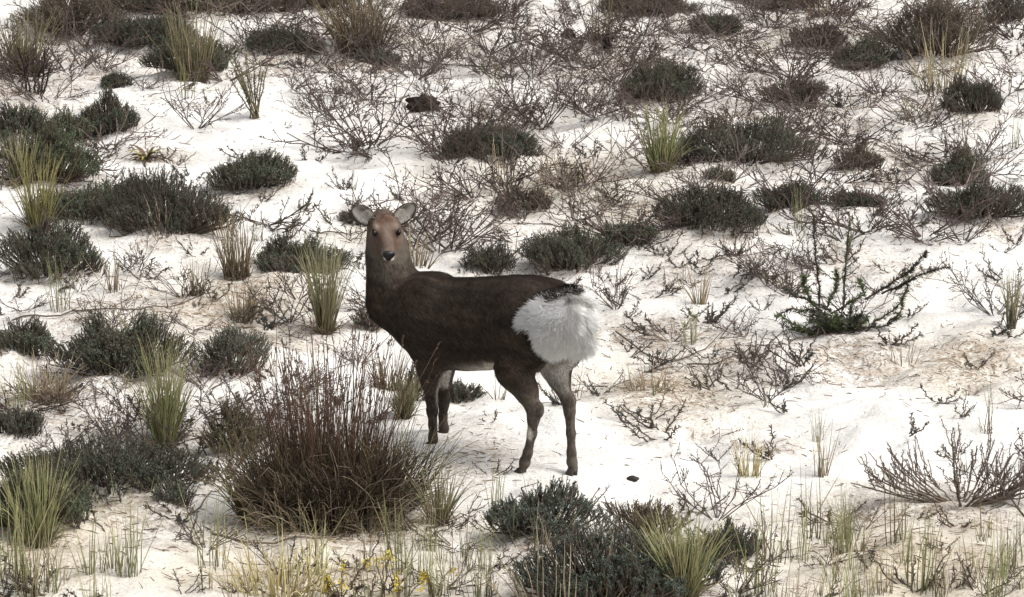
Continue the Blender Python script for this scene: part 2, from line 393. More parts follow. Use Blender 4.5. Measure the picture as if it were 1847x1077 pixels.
nzl = 0.5 + 0.5 * noise2(V[:, 0] / 0.22, V[:, 1] / 0.35, 21)
lf = np.clip(field(LITTER) * (0.7 + 0.9 * nzl) + 0.26 * np.clip(nzl - .25, 0, 1) * (0.5 + 0.5 * noise2(V[:, 0] / .9, V[:, 1] / .9, 23)), 0, 1)
for mx_, my_, mr_, mh_ in MOUNDS:
    d_ = np.sqrt((V[:, 0] - mx_) ** 2 + (V[:, 1] - my_) ** 2) / mr_
    lf = np.maximum(lf, 0.75 * np.exp(-np.clip(d_ - 0.75, 0, None) ** 2 / 0.16) * (0.45 + 0.75 * nzl) * (d_ < 3))
lf = np.clip(lf, 0, 1)
wf = np.clip(field(YELLOW) + 0.12 * nzl, 0, 1)
for nm, f in (('litter', lf), ('warm', wf)):
    a = me.attributes.new(nm, 'FLOAT', 'POINT'); a.data.foreach_set('value', f.astype(np.float32))
ground = obj('ground', me, sand_material()); ground['kind'] = 'structure'

# ------------------------------------------------------------------ the deer
HEAD_AZ = 133.8
fwd = np.array([math.cos(math.radians(HEAD_AZ)), math.sin(math.radians(HEAD_AZ)), 0]); left = np.array([-fwd[1], fwd[0], 0])
def toloc(p): return np.array([np.dot(p, fwd), np.dot(p, left), p[2]])
def vloc(v): return np.array([np.dot(v, fwd), np.dot(v, left), v[2]])
def J(cx, cy, l, crop=True):
    """photo point (in the enlarged deer crop) on the deer's own plane at lateral offset l -> (forward, left, up)"""
    px, py = (580 + 0.5014 * cx, 340 + 0.5014 * cy) if crop else (cx, cy)
    d = ray(px, py); t = (l - np.dot(CAM, left)) / np.dot(d, left)
    return toloc(CAM + d * t)
VOX = 0.0062
lo = np.array([-0.62, -0.27, -0.01]); hi = np.array([0.86, 0.36, 1.10])
NG = np.ceil((hi - lo) / VOX).astype(int)
GA = [lo[i] + np.arange(NG[i]) * VOX for i in range(3)]
D = np.full(NG, 0.2)
def sminp(a, b, k):
    h = np.clip(0.5 + 0.5 * (b - a) / k, 0, 1)
    return b + (a - b) * h - k * h * (1 - h)
def apply(fn, bl, bh, k):
    i0 = np.maximum(((np.asarray(bl) - 0.06 - lo) / VOX).astype(int), 0); i1 = np.minimum(((np.asarray(bh) + 0.06 - lo) / VOX).astype(int) + 1, NG)
    if np.any(i1 <= i0): return
    g = np.meshgrid(*[GA[i][i0[i]:i1[i]] for i in range(3)], indexing='ij')
    s = tuple(slice(i0[i], i1[i]) for i in range(3))
    D[s] = sminp(D[s], fn(*g), k)
def cone(a, b, ra, rb, k=0.03, flat=1.0):
    """tapered limb segment; flat < 1 makes it narrower sideways"""
    a = np.asarray(a, float); b = np.asarray(b, float); A = a.copy(); B = b.copy(); A[1] /= flat; B[1] /= flat; ab = B - A
    def fn(x, y, z):
        px, py, pz = x - A[0], y / flat - A[1], z - A[2]
        t = np.clip((px * ab[0] + py * ab[1] + pz * ab[2]) / max(ab.dot(ab), 1e-9), 0, 1)
        return (np.sqrt((px - t * ab[0]) ** 2 + (py - t * ab[1]) ** 2 + (pz - t * ab[2]) ** 2) - (ra + (rb - ra) * t)) * min(1, 0.5 + flat / 2)
    r = max(ra, rb); apply(fn, np.minimum(a, b) - r, np.maximum(a, b) + r, k)
def chain(pts, k=0.03, flat=1.0):
    for (a, ra), (b, rb) in zip(pts[:-1], pts[1:]): cone(a, b, ra, rb, k, flat)
def ell(c, ax, rad, k=0.03):
    """ellipsoid with axes ax (3 unit rows) and radii"""
    c = np.asarray(c, float); ax = np.asarray(ax, float)
    def fn(x, y, z):
        q = [((x - c[0]) * ax[i][0] + (y - c[1]) * ax[i][1] + (z - c[2]) * ax[i][2]) / rad[i] for i in range(3)]
        return (np.sqrt(q[0] ** 2 + q[1] ** 2 + q[2] ** 2) - 1) * min(rad)
    R = max(rad); apply(fn, c - R, c + R, k)
EYE3 = np.eye(3)
# trunk
SECT = np.array([[-0.50,.70,.58,.02],[-0.46,.745,.555,.075],[-0.40,.79,.53,.118],[-0.32,.815,.50,.142],[-0.22,.818,.455,.152],[-0.12,.803,.410,.152],[0.0,.778,.375,.152],
 [0.15,.750,.345,.148],[0.30,.728,.328,.135],[0.40,.725,.342,.122],[0.50,.715,.385,.100],[0.58,.70,.44,.070],[0.64,.66,.50,.02]])
def trunk(x, y, z):
    top = np.interp(x, SECT[:, 0], SECT[:, 1]); bot = np.interp(x, SECT[:, 0], SECT[:, 2]); w = np.interp(x, SECT[:, 0], SECT[:, 3])
    c = (top * 0.5 + bot * 0.5); hh = (top - bot) / 2
    zz = (z - c) / hh
    wz = w * (1 - 0.10 * np.clip(zz, 0, 1))
    q = np.sqrt((y / wz) ** 2 + zz ** 2)
    endcap = np.maximum(np.maximum(-0.50 - x, x - 0.64), 0)
    return (q - 1) * np.minimum(w, hh) * 0.85 + endcap
apply(trunk, (-0.52, -0.16, 0.32), (0.66, 0.16, 0.83), 0.03)
# shoulders and haunches
ell((0.36, 0.080, 0.56), EYE3, (0.12, 0.06, 0.15), 0.05); ell((0.40, -0.080, 0.56), EYE3, (0.12, 0.06, 0.15), 0.05)
ell((-0.27, 0.085, 0.60), EYE3, (0.17, 0.075, 0.17), 0.05); ell((-0.31, -0.085, 0.60), EYE3, (0.16, 0.075, 0.17), 0.05)
# legs: photo points carried onto the side plane of each leg
LH = [((-0.27, 0.10, 0.60), .13), (J(690, 650, .125), .078), (J(735, 725, .13), .054), (J(762, 790, .13), .036), (J(762, 830, .13), .028), (J(757, 880, .129), .0215), (J(742, 950, .128), .0205), (J(731, 985, .128), .025), (J(722, 1010, .128), .019)]
RH = [((-0.32, -0.08, 0.60), .115), (J(838, 625, -.07), .072), (J(856, 690, -.06), .046), (J(884, 760, -.055), .0300), (J(892, 800, -.053), .0265), (J(897, 880, -.053), .0205), (J(899, 950, -.053), .0205), (J(901, 985, -.053), .025), (J(906, 1008, -.053), .019)]
LF = [((0.34, 0.085, 0.50), .095), (J(390, 640, .075), .058), (J(392, 700, .068), .039), (J(396, 760, .062), .028), (J(398, 800, .060), .0265), (J(400, 850, .058), .0195), (J(401, 885, .058), .0190), (J(401, 903, .058), .0225), (J(400, 915, .058), .018)]
RF = [((0.42, -0.085, 0.50), .09), (J(436, 640, -.10), .050), (J(440, 700, -.11), .034), (J(441, 750, -.115), .028), (J(439, 775, -.12), .026), (J(437, 820, -.122), .020), (J(438, 848, -.122), .020), (J(440, 864, -.122), .024), (J(441, 874, -.122), .018)]
HOOVES = []
for L in (LH, RH, LF, RF):
    L[3:] = [(q_, r_ * 0.90) for q_, r_ in L[3:]]
    chain(L[1:], 0.016, 0.86); cone(L[0][0], L[1][0], L[0][1], L[1][1], 0.05, 0.62)
    HOOVES.append(L[-1][0])
# hock points
for q, r in ((J(783, 795, .13), .021), (J(900, 762, -.055), .018)): ell(q, EYE3, (r * 1.1, r * .8, r * 1.5), 0.02)
# neck
chain([((0.46, 0.0, 0.55), .150), (J(262, 400, .01), .118), (J(248, 320, .025), .096), (J(236, 250, .03), .082), (J(230, 190, .03), .074)], 0.05, 0.9)
# head
H = J(226, 152, .045)
az, pit = math.radians(-81), math.radians(-20)
nW = np.array([math.cos(az) * math.cos(pit), math.sin(az) * math.cos(pit), math.sin(pit)])
wW = norm(np.cross(nW, [0, 0, 1.0])) * -1.0       # towards picture right
if wW[0] < 0: wW = -wW
uW = np.cross(wW, nW); uW = uW if uW[2] > 0 else -uW
hn, hw, hu = vloc(nW), vloc(wW), vloc(uW)
def hp(n, w, u): return H + hn * n + hw * w + hu * u
AX = np.array([hn, hw, hu])
ell(hp(-.02, 0, .016), AX, (.076, .062, .052), 0.02)
ell(hp(.022, 0, .014), AX, (.058, .063, .044), 0.02)
ell(hp(-.01, 0, -.040), AX, (.050, .046, .044), 0.03)
for s in (-1, 1):
    ell(hp(.040, s * .046, .040), AX, (.028, .014, .012), 0.012)     # brow
    ell(hp(.028, s * .036, -.022), AX, (.040, .020, .026), 0.02)     # cheek
cone(hp(.045, 0, .004), hp(.140, 0, -.020), .035, .024, 0.02)
cone(hp(.02, 0, -.034), hp(.138, 0, -.045), .030, .020, 0.02)
ell(hp(.150, 0, -.024), AX, (.020, .027, .021), 0.010)
cone(hp(-.05, 0, -.01), J(238, 210, .02), .058, .075, 0.05)

def surface_nets(D):
    S = D < 0
    nx, ny, nz = D.shape
    cs = np.zeros((nx - 1, ny - 1, nz - 1), np.uint8)
    for dx in (0, 1):
        for dy in (0, 1):
            for dz in (0, 1): cs += S[dx:nx - 1 + dx, dy:ny - 1 + dy, dz:nz - 1 + dz]
    act = (cs > 0) & (cs < 8)
    ii = np.argwhere(act); idx = np.full(act.shape, -1, np.int64); idx[act] = np.arange(len(ii))
    acc = np.zeros((len(ii), 3)); cnt = np.zeros(len(ii))
    corners = [(a, b, c) for a in (0, 1) for b in (0, 1) for c in (0, 1)]
    for c0 in corners:
        for ax in range(3):
            if c0[ax]: continue
            c1 = list(c0); c1[ax] = 1
            d0 = D[ii[:, 0] + c0[0], ii[:, 1] + c0[1], ii[:, 2] + c0[2]]; d1 = D[ii[:, 0] + c1[0], ii[:, 1] + c1[1], ii[:, 2] + c1[2]]
            m = (d0 < 0) != (d1 < 0); t = np.where(m, d0 / np.where(m, d0 - d1, 1), 0)
            q = np.array(c0, float)[None].repeat(len(ii), 0); q[:, ax] = t
            acc[m] += q[m]; cnt[m] += 1
    V = ii + acc / cnt[:, None]
    F = []
    for ax in range(3):
        b, c = (ax + 1) % 3, (ax + 2) % 3
        sl0 = [slice(None)] * 3; sl1 = [slice(None)] * 3; sl0[ax] = slice(0, -1); sl1[ax] = slice(1, None)
        cr = np.argwhere(S[tuple(sl0)] != S[tuple(sl1)])
        cr = cr[(cr[:, b] > 0) & (cr[:, c] > 0) & (cr[:, b] < D.shape[b] - 1) & (cr[:, c] < D.shape[c] - 1)]
        ins = S[cr[:, 0], cr[:, 1], cr[:, 2]]
        def cell(db, dc):
            k = cr.copy(); k[:, b] += db; k[:, c] += dc
            return idx[k[:, 0], k[:, 1], k[:, 2]]
        q = np.stack([cell(-1, -1), cell(0, -1), cell(0, 0), cell(-1, 0)], 1)
        q[~ins] = q[~ins][:, ::-1]
        F.append(q)
    return V, np.concatenate(F)
Vd, Fd = surface_nets(D)
Vd = lo + Vd * VOX
# relax
E = np.concatenate([Fd[:, [0, 1]], Fd[:, [1, 2]], Fd[:, [2, 3]], Fd[:, [3, 0]]]); E = np.unique(np.sort(E, 1), axis=0)
deg = np.bincount(E.ravel(), minlength=len(Vd))[:, None]
for it in range(6):
    s = np.zeros_like(Vd)
    np.add.at(s, E[:, 0], Vd[E[:, 1]]); np.add.at(s, E[:, 1], Vd[E[:, 0]])
    Vd = Vd + (0.5 if it % 2 == 0 else -0.42) * (s / deg - Vd)
fn_ = np.cross(Vd[Fd[:, 2]] - Vd[Fd[:, 0]], Vd[Fd[:, 3]] - Vd[Fd[:, 1]])
Nd = np.zeros_like(Vd)
for k in range(4): np.add.at(Nd, Fd[:, k], fn_)
Nd = norm(Nd)
def n3(P, sc, seed): return (noise2(P[:, 0] / sc, P[:, 2] / sc, seed) + noise2(P[:, 1] / sc + 5, P[:, 2] / sc + 3, seed + 1)) * 0.5
def sm(x, a, b): t = np.clip((x - a) / (b - a), 0, 1); return t * t * (3 - 2 * t)
def coat(P, N):
    """coat colour of the living animal by place on the body"""
    s, l, h = P.T
    nz = n3(P, 0.05, 31)
    def mixc(c, col, f): return c * (1 - f[:, None]) + np.array(col)[None] * f[:, None]
    c = np.tile(np.array([0.038, 0.029, 0.023]), (len(P), 1))
    c = mixc(c, (0.056, 0.040, 0.030), sm(nz, -0.1, 0.5) * 0.7)
    # darker band along the spine
    top = np.interp(s, SECT[:, 0], SECT[:, 1])
    c = mixc(c, (0.020, 0.014, 0.011), sm(0.055 - np.abs(l), 0, 0.03) * sm(h, top - 0.04, top - 0.015) * (s < 0.55) * 0.75)
    # neck greyer
    nk = sm(h, 0.66, 0.74) * sm(s, 0.45, 0.56)
    c = mixc(c, (0.064, 0.053, 0.042), nk)
    c = mixc(c, (0.085, 0.073, 0.060), nk * sm(N @ hn, 0.2, 0.8) * 0.6)
    # legs paler grey brown
    lg = sm(0.46 - h, -0.06, 0.08) * (np.abs(s) > 0.0)
    leg = sm(-h, -0.40, -0.33)
    c = mixc(c, (0.084, 0.070, 0.058), leg * (s < 0))
    c = mixc(c, (0.046, 0.036, 0.030), leg * (s > 0.15))
    # belly, groin, insides
    c = mixc(c, (0.38, 0.35, 0.31), sm(-N[:, 2], 0.45, 0.9) * sm(-np.abs(l), -0.12, -0.06) * sm(0.25 - s, 0, 0.25) * sm(h, 0.34, 0.37) * 0.9)
    c = mixc(c, (0.40, 0.37, 0.33), sm(-s, 0.00, 0.06) * sm(s, -0.20, -0.12) * sm(0.47 - h, 0, 0.05) * sm(h, 0.36, 0.40) * sm(-l, -0.11, -0.07))
    c = mixc(c, (0.46, 0.43, 0.39), sm(N[:, 1], 0.0, 0.5) * (l < -0.05) * (s > 0.2) * sm(h, 0.20, 0.24) * sm(0.46 - h, 0, 0.03))
    c = mixc(c, (0.40, 0.37, 0.33), sm(-N[:, 0] * 0.5 + N[:, 1] * -1.0, 0.2, 0.7) * (l > 0) * (l < 0.10) * (s > 0.2) * sm(h, 0.16, 0.2) * sm(0.36 - h, 0, 0.03) * 0.6)
    ith = sm(N[:, 1], -0.25, 0.3) * (l < -0.0) * (s < -0.2) * sm(h, 0.30, 0.46) * sm(0.60 - h, 0, 0.04)
    c = mixc(c, (0.40, 0.375, 0.34), ith)
    c = mixc(c, (0.02, 0.016, 0.013), sm(-N[:, 0], 0.25, 0.6) * (l < -0.04) * (s < -0.36) * sm(h, 0.40, 0.46) * sm(0.56 - h, 0, 0.03) * sm(-N[:, 1], -0.15, 0.15))
    # pale metatarsal gland on the near hind leg
    g = LH[5][0]; c = mixc(c, (0.48, 0.45, 0.40), 1 - sm(np.linalg.norm((P - g - np.array([0.0, 0.012, 0.005])) / np.array([1, 1, 1.7]), axis=1), 0.014, 0.022))
    # white rump
    rp = rump(P)
    rim = sm(rp, 0.78, 0.9) * sm(1.35 - rp, 0, 0.22) * sm(h, 0.50, 0.58)
    c = mixc(c, (0.022, 0.017, 0.014), rim * 0.8)
    c = mixc(c, (0.82, 0.81, 0.79), 1 - sm(rp + nz * 0.06, 0.93, 1.02))
    # head
    q = P - H; a, b, u = q @ hn, q @ hw, q @ hu
    ra_ = np.sqrt(b ** 2 + (u + 0.012) ** 2); lim = np.interp(a, [-.06, .03, .09, .16], [.088, .080, .066, .064])
    hd = sm(a, -0.10, -0.05) * (1 - sm(ra_, lim - .006, lim + .010)) * (a < 0.2)
    c = mixc(c, (0.092, 0.066, 0.053), hd)
    c = mixc(c, (0.070, 0.060, 0.049), hd * sm(-u, 0.028, 0.05) * (a < 0.11))
    c = mixc(c, (0.070, 0.038, 0.026), hd * np.exp(-(((a - 0.012) / .030) ** 2 + (b / .040) ** 2)) * (u > 0) * 1.0)
    c = mixc(c, (0.165, 0.125, 0.102), hd * np.exp(-(((a - 0.07) / .03) ** 2 + (b / .02) ** 2)) * (u > -0.01) * 0.6)
    for sg in (-1, 1):
        c = mixc(c, (0.085, 0.052, 0.036), hd * np.exp(-(((a - 0.085) / .022) ** 2 + ((b - sg * .036) / .016) ** 2)) * 0.75)
        c = mixc(c, (0.26, 0.20, 0.16), hd * np.exp(-(((a - 0.045) / .022) ** 2 + ((b - sg * .05) / .018) ** 2 + ((u - 0.052) / .010) ** 2)) * 0.8)
        c = mixc(c, (0.04, 0.026, 0.02), hd * np.exp(-(((a - 0.058) / .026) ** 2 + ((b - sg * .054) / .022) ** 2 + ((u - 0.028) / .018) ** 2)) * 0.95)
    c = mixc(c, (0.125, 0.10, 0.083), hd * sm(a, 0.095, 0.125) * sm(-u, -0.01, 0.03))
    c = mixc(c, (0.55, 0.51, 0.46), hd * sm(a, 0.108, 0.122) * sm(-u, 0.036, 0.044) * (u > -0.075) * (np.abs(b) < 0.032))        # white chin
    return np.clip(c * (1 + 0.10 * n3(P, 0.012, 77))[:, None], 0.004, 0.85)
RC = np.array([-0.50, 0.0, 0.655])
def rump(P):
    s, l, h = P.T
    hh = np.where(h > RC[2], (h - RC[2]) / 0.135, (h - RC[2]) / 0.165)
    return np.sqrt(np.clip((s - RC[0]) / 0.178, 0, None) ** 2 + hh ** 2 + (l / np.where(h > RC[2], 0.6, 0.20)) ** 2)
deer = obj('deer', None, None, loc=(0, 0, 0), rz=math.radians(HEAD_AZ))
tag(deer, 'dark brown deer with fluffed white rump turning its head on white sand', 'deer')
CD = coat(Vd, Nd)
body = obj('body', mesh_from('deer_body', Vd, [Fd], CD), M_FUR, deer)
# coat hair: thin tapering locks combed along the body, shaded with the skin's normal
def hair(P, N, C, Dr, L, W, name, sub=1, normals=True):
    n = len(P); side = norm(np.cross(Dr, N))
    root0 = P + side * (W / 2)[:, None]; root1 = P - side * (W / 2)[:, None]
    mid = P + Dr * (L * 0.55)[:, None]; tip = P + Dr * L[:, None] - N * (L * 0.12)[:, None]
    m0 = mid + side * (W * 0.38)[:, None]; m1 = mid - side * (W * 0.38)[:, None]
    V = np.stack([root0, root1, m1, m0, tip], 1).reshape(-1, 3)
    I = np.arange(n)[:, None] * 5
    C5 = np.repeat(C, 5, 0)
    me = mesh_from(name, V, [I + np.array([[3, 2, 1, 0]]), I + np.array([[4, 2, 3]])], C5)
    if normals: me.normals_split_custom_set_from_vertices(np.repeat(N, 5, 0).astype(np.float32).tolist())
    return me
rg = np.random.default_rng(3)
rp = rump(Vd)
q = Vd - H; inhead = (np.linalg.norm(q, axis=1) < 0.20) & (q @ hn > -0.09) & (q @ hu > -0.085)
face = inhead & (q @ hn > 0.02)
flow = np.tile(np.array([-0.85, 0, -0.45]), (len(Vd), 1))
lowm = Vd[:, 2] < 0.44; flow[lowm] = (-0.15, 0, -1)
nkm = (Vd[:, 0] > 0.5) & (Vd[:, 2] > 0.6); flow[nkm] = (-0.25, 0, -1)
flow[inhead] = -hn
flow = flow + rg.normal(0, 0.13, flow.shape)
tang = norm(flow - Nd * np.sum(flow * Nd, 1, keepdims=True))
Ln = np.where(lowm, 0.012, 0.028) * rg.uniform(0.7, 1.3, len(Vd)); Ln[inhead] *= 0.4; Ln[nkm & ~inhead] = 0.024
pick = (~face) & (rp > 0.9) & (Vd[:, 2] > 0.07) & (rg.random(len(Vd)) < 1.1)
dirs = norm(tang + Nd * 0.22)
cf = CD * rg.uniform(0.5, 1.75, (len(Vd), 1)) * (1 + 0.45 * n3(Vd, 0.020, 91))[:, None]
o = obj('coat_fur', hair(Vd[pick], Nd[pick], cf[pick], dirs[pick], Ln[pick], rg.uniform(.0016, .0030, pick.sum()), 'coat_fur'), M_FUR, deer); o['kind'] = 'stuff'
# flared rump hair radiating from the root of the tail
TAIL0 = np.array([-0.475, 0.0, 0.715])
sel = np.where(rp < 0.97)[0]; sel = np.repeat(sel, 3)
Pj = Vd[sel] + rg.normal(0, 0.003, (len(sel), 3)); Nj = Nd[sel]
rad = Pj - TAIL0; rad = rad - Nj * np.sum(rad * Nj, 1, keepdims=True)
rl = np.linalg.norm(rad, axis=1); rad = norm(rad + np.array([0, 0, -0.01]))
jit = rg.normal(0, 0.26, rad.shape)
clump = np.stack([n3(Pj, 0.03, 51), n3(Pj, 0.03, 53), n3(Pj, 0.03, 55)], 1) * 0.85
dr = norm(rad * 1.0 + Nj * 0.50 + jit + clump * 0.8 + np.array([-0.15, 0, 0.0]))
lj = (0.034 + 0.032 * sm(rl, 0.02, 0.12)) * rg.uniform(0.5, 1.3, len(sel)) * (1 + 0.15 * sm(-Pj[:, 1], 0.0, 0.1)) * (1 - 0.45 * sm(rump(Pj), 0.75, 0.97))
cw = vary((0.88, 0.875, 0.86), len(sel), rg, 0.05, 0.01) * (1 - 0.15 * sm(n3(Pj, 0.022, 61), 0.15, 0.5))[:, None]; cw = np.minimum(cw, 0.90)
shn = norm(Nj * 0.6 + dr * 0.5)
o = obj('rump_fur', hair(Pj, shn, cw, dr, lj, rg.uniform(.0022, .0042, len(sel)), 'rump_fur'), M_RUMP, deer); o['kind'] = 'stuff'
# dark erect hair along the top rim of the rump
m = (np.abs(Vd[:, 1]) < 0.10) & (Vd[:, 0] < -0.26) & (rp > 0.9) & (rp < 1.25) & (Vd[:, 2] > 0.74)
sel = np.repeat(np.where(m)[0], 2)
if len(sel):
    dr = norm(np.array([-1.0, 0, 0.12]) + Nd[sel] * 0.30 + rg.normal(0, 0.12, (len(sel), 3)))
    o = obj('rump_rim_fur', hair(Vd[sel], Nd[sel], vary((0.022, 0.017, 0.014), len(sel), rg), dr, rg.uniform(.035, .075, len(sel)), rg.uniform(.002, .004, len(sel)), 'rump_rim_fur'), M_FUR, deer); o['kind'] = 'stuff'
# tail: a lifted dock with dark upper side, long white hair beneath
mb = MB(); K = 9
ts = np.linspace(0, 1, K); tp = TAIL0 + np.array([0.05, 0, 0.055]) + np.stack([-0.17 * ts, 0 * ts, 0.028 * ts - 0.05 * ts ** 2], 1)
tr = 0.018 * np.sqrt(np.clip(1 - ts ** 2 * 0.97, 0.02, 1)); tr[-1] = 0.001
tubes(mb, tp[None], tr[None], np.tile(np.array([0.5, 0.48, 0.45]), (1, K, 1)), 10)
tail = obj('tail', mb.mesh('tail'), M_FUR, deer)
n = 900
t = rg.random(n); ang = rg.uniform(0, 2 * math.pi, n)
base = np.stack([np.interp(t, ts, tp[:, i]) for i in range(3)], 1); nn = np.stack([np.zeros(n), np.cos(ang), np.sin(ang)], 1)
base = base + nn * np.interp(t, ts, tr)[:, None] * 0.8
white = (nn[:, 2] < 0.55) | (t > 0.5)
dr = norm(np.array([-0.8, 0, -0.15]) + nn * 0.55 + rg.normal(0, 0.12, (n, 3)))
cc = np.where(white[:, None], vary((0.80, 0.79, 0.77), n, rg, 0.04, 0.01), vary((0.05, 0.04, 0.033), n, rg))
o = obj('tail_fur', hair(base, nn, np.minimum(cc, .84), dr, rg.uniform(.03, .065, n), rg.uniform(.002, .004, n), 'tail_fur'), M_RUMP, tail); o['kind'] = 'stuff'
# eyes
def sphere(r, c, seg=14, rings=10, sc=(1, 1, 1), ax=None):
    th = np.linspace(0, math.pi, rings + 1)[:, None]; ph = (np.arange(seg) * 2 * math.pi / seg)[None]
    q = np.stack([np.sin(th) * np.cos(ph) * sc[0], np.sin(th) * np.sin(ph) * sc[1], np.cos(th) * np.ones_like(ph) * sc[2]], -1) * r
    if ax is not None: q = q @ ax
    I = np.arange((rings + 1) * seg).reshape(rings + 1, seg)
    F = np.stack([I[:-1], I[1:], np.roll(I[1:], -1, 1), np.roll(I[:-1], -1, 1)], -1).reshape(-1, 4)
    return q.reshape(-1, 3) + c, F
for s in (-1, 1):
    Vv, Ff = sphere(0.0160, hp(.058, s * .0535, .028), ax=AX, sc=(1.1, .8, .95))
    obj('eye', mesh_from('eye', Vv, [Ff]), M_EYE, deer)
# nose pad with two nostrils
Vv, Ff = sphere(1.0, np.zeros(3), 24, 16)
nr = Vv * np.array([.017, .027, .021])
nr[:, 1] *= 1 + 0.22 * np.clip(nr[:, 2] / .021, -1, 1)
for s in (-1, 1):
    d2 = ((Vv[:, 1] - s * .55) / .24) ** 2 + ((Vv[:, 2] - .05) / .30) ** 2
    nr[:, 0] -= 0.008 * np.exp(-d2) * (Vv[:, 0] > 0)
nose = mesh_from('nose', hp(.160, 0, -.024) + nr @ AX, [Ff]); obj('nose', nose, M_NOSE, deer)
# mouth line
mb = MB(); tt = np.linspace(-1, 1, 9)
mp = np.stack([hp(.163 - .030 * x * x, .022 * x, -.049 + .004 * x * x) for x in tt])
tubes(mb, mp[None], np.full((1, 9), .0028), np.tile(np.array([.012, .01, .01]), (1, 9, 1)), 6)
obj('mouth', mb.mesh('mouth'), M_SKIN, deer)
# ears: cupped leaves, dark rim, pale hair inside
def ear(s):
    base = hp(-.030, s * .050, .034)
    up = norm(hw * s * 0.74 + hu * (0.74 if s > 0 else 0.66) + hn * -0.05)
    nrm = norm(hn * 0.9 + hw * s * -0.05 + hu * -0.10); nrm = norm(nrm - up * nrm.dot(up)); acr = np.cross(nrm, up)
    K, S = 15, 13; Lr = 0.114
    t = np.linspace(0, 1, K); wd = 0.047 * np.sin(np.pi * np.clip(t * 0.82 + 0.14, 0, 1)) ** 0.60; wd[-2] *= .92; wd[-1] *= .62; wd[0] *= 0.6
    V = []; C = []
    for k in range(K):
        for j in range(S):
            a = (j / (S - 1) - 0.5) * 2
            cup = 0.030 * (1 - t[k] * 0.55) * (a * a) - 0.010
            p = base + up * Lr * t[k] + acr * wd[k] * a * (1 - 0.10 * a * a) + nrm * (cup + 0.010 * t[k] ** 2)
            V.append(p)
            rim = max(sm(np.array(abs(a)), .60, .90), float(sm(np.array(t[k]), .86, .97)))
            inner = np.array([0.42, 0.39, 0.35]) * (1 - 0.72 * math.exp(-((a * s - 0.25) / .38) ** 2 - ((t[k] - .55) / .30) ** 2))
            C.append(inner * (1 - rim) + np.array([0.018, 0.014, 0.012]) * rim)
    V = np.array(V); C = np.array(C)
    B = V - nrm * 0.005; CB = np.tile(np.array([0.085, 0.062, 0.048]), (len(V), 1))
    I = np.arange(K * S).reshape(K, S)
    F = np.stack([I[:-1, :-1], I[:-1, 1:], I[1:, 1:], I[1:, :-1]], -1).reshape(-1, 4)
    F2 = F[:, ::-1] + K * S
    bd = np.concatenate([I[0, :], I[1:, -1], I[-1, -2::-1], I[-2:0:-1, 0]]); bn = np.roll(bd, -1)
    F3 = np.stack([bd, bd + K * S, bn + K * S, bn], -1)
    e = obj('ear', mesh_from('ear', np.concatenate([V, B]), [F, F2, F3], np.concatenate([C, CB])), M_SKIN, deer)
    # white hair inside
    n = 300; kk = rg.uniform(0.02, 0.50, n); aa = rg.uniform(-0.85, 0.85, n)
    ki = np.clip((kk * (K - 1)).astype(int), 0, K - 1); ji = np.clip(((aa / 2 + .5) * (S - 1)).astype(int), 0, S - 1)
    P = V[ki * S + ji] + nrm * 0.001
    d = norm(up * 0.8 - acr * aa[:, None] * 0.8 + nrm * 0.35 + rg.normal(0, .18, (n, 3)))
    o = obj('ear_hair', hair(P, np.tile(nrm, (n, 1)), vary((0.60, 0.57, 0.52), n, rg, .12), d, rg.uniform(.010, .024, n), rg.uniform(.0012, .0024, n), 'ear_hair'), M_SKIN, e); o['kind'] = 'stuff'
ear(-1); ear(1)
# hooves: two toes each
HOOF = []
for c, L in zip(HOOVES, (LH, RH, LF, RF)):
    mb = MB(); gz = None
    wp = fwd * c[0] + left * c[1]; gz = float(ground_h(wp[0], wp[1]))
    for s in (-1, 1):
        K = 6; zz = np.linspace(0, 1, K); top = c[2] + 0.006
        sec = []
        for k in range(K):
            z = top + (gz - 0.006 - top) * zz[k]
            fx = 0.013 + 0.012 * zz[k]; ang = np.arange(10) * 2 * math.pi / 10
            xs = np.cos(ang) * fx * np.where(np.cos(ang) > 0, 1.25, 0.8) + 0.012 * zz[k]; ys = np.sin(ang) * (0.0105 + 0.002 * zz[k])
            sec.append(np.stack([c[0] + xs, c[1] + s * 0.0125 + ys, np.full(10, z)], 1))
        sec = np.array(sec); I = np.arange(K * 10).reshape(K, 10)
        F = np.stack([I[:-1], np.roll(I[:-1], -1, 1), np.roll(I[1:], -1, 1), I[1:]], -1).reshape(-1, 4)[:, ::-1]
        mb.add(sec.reshape(-1, 3), F, np.full((K * 10, 3), .02))
    obj('hoof', mb.mesh('hoof'), M_HOOF, deer)

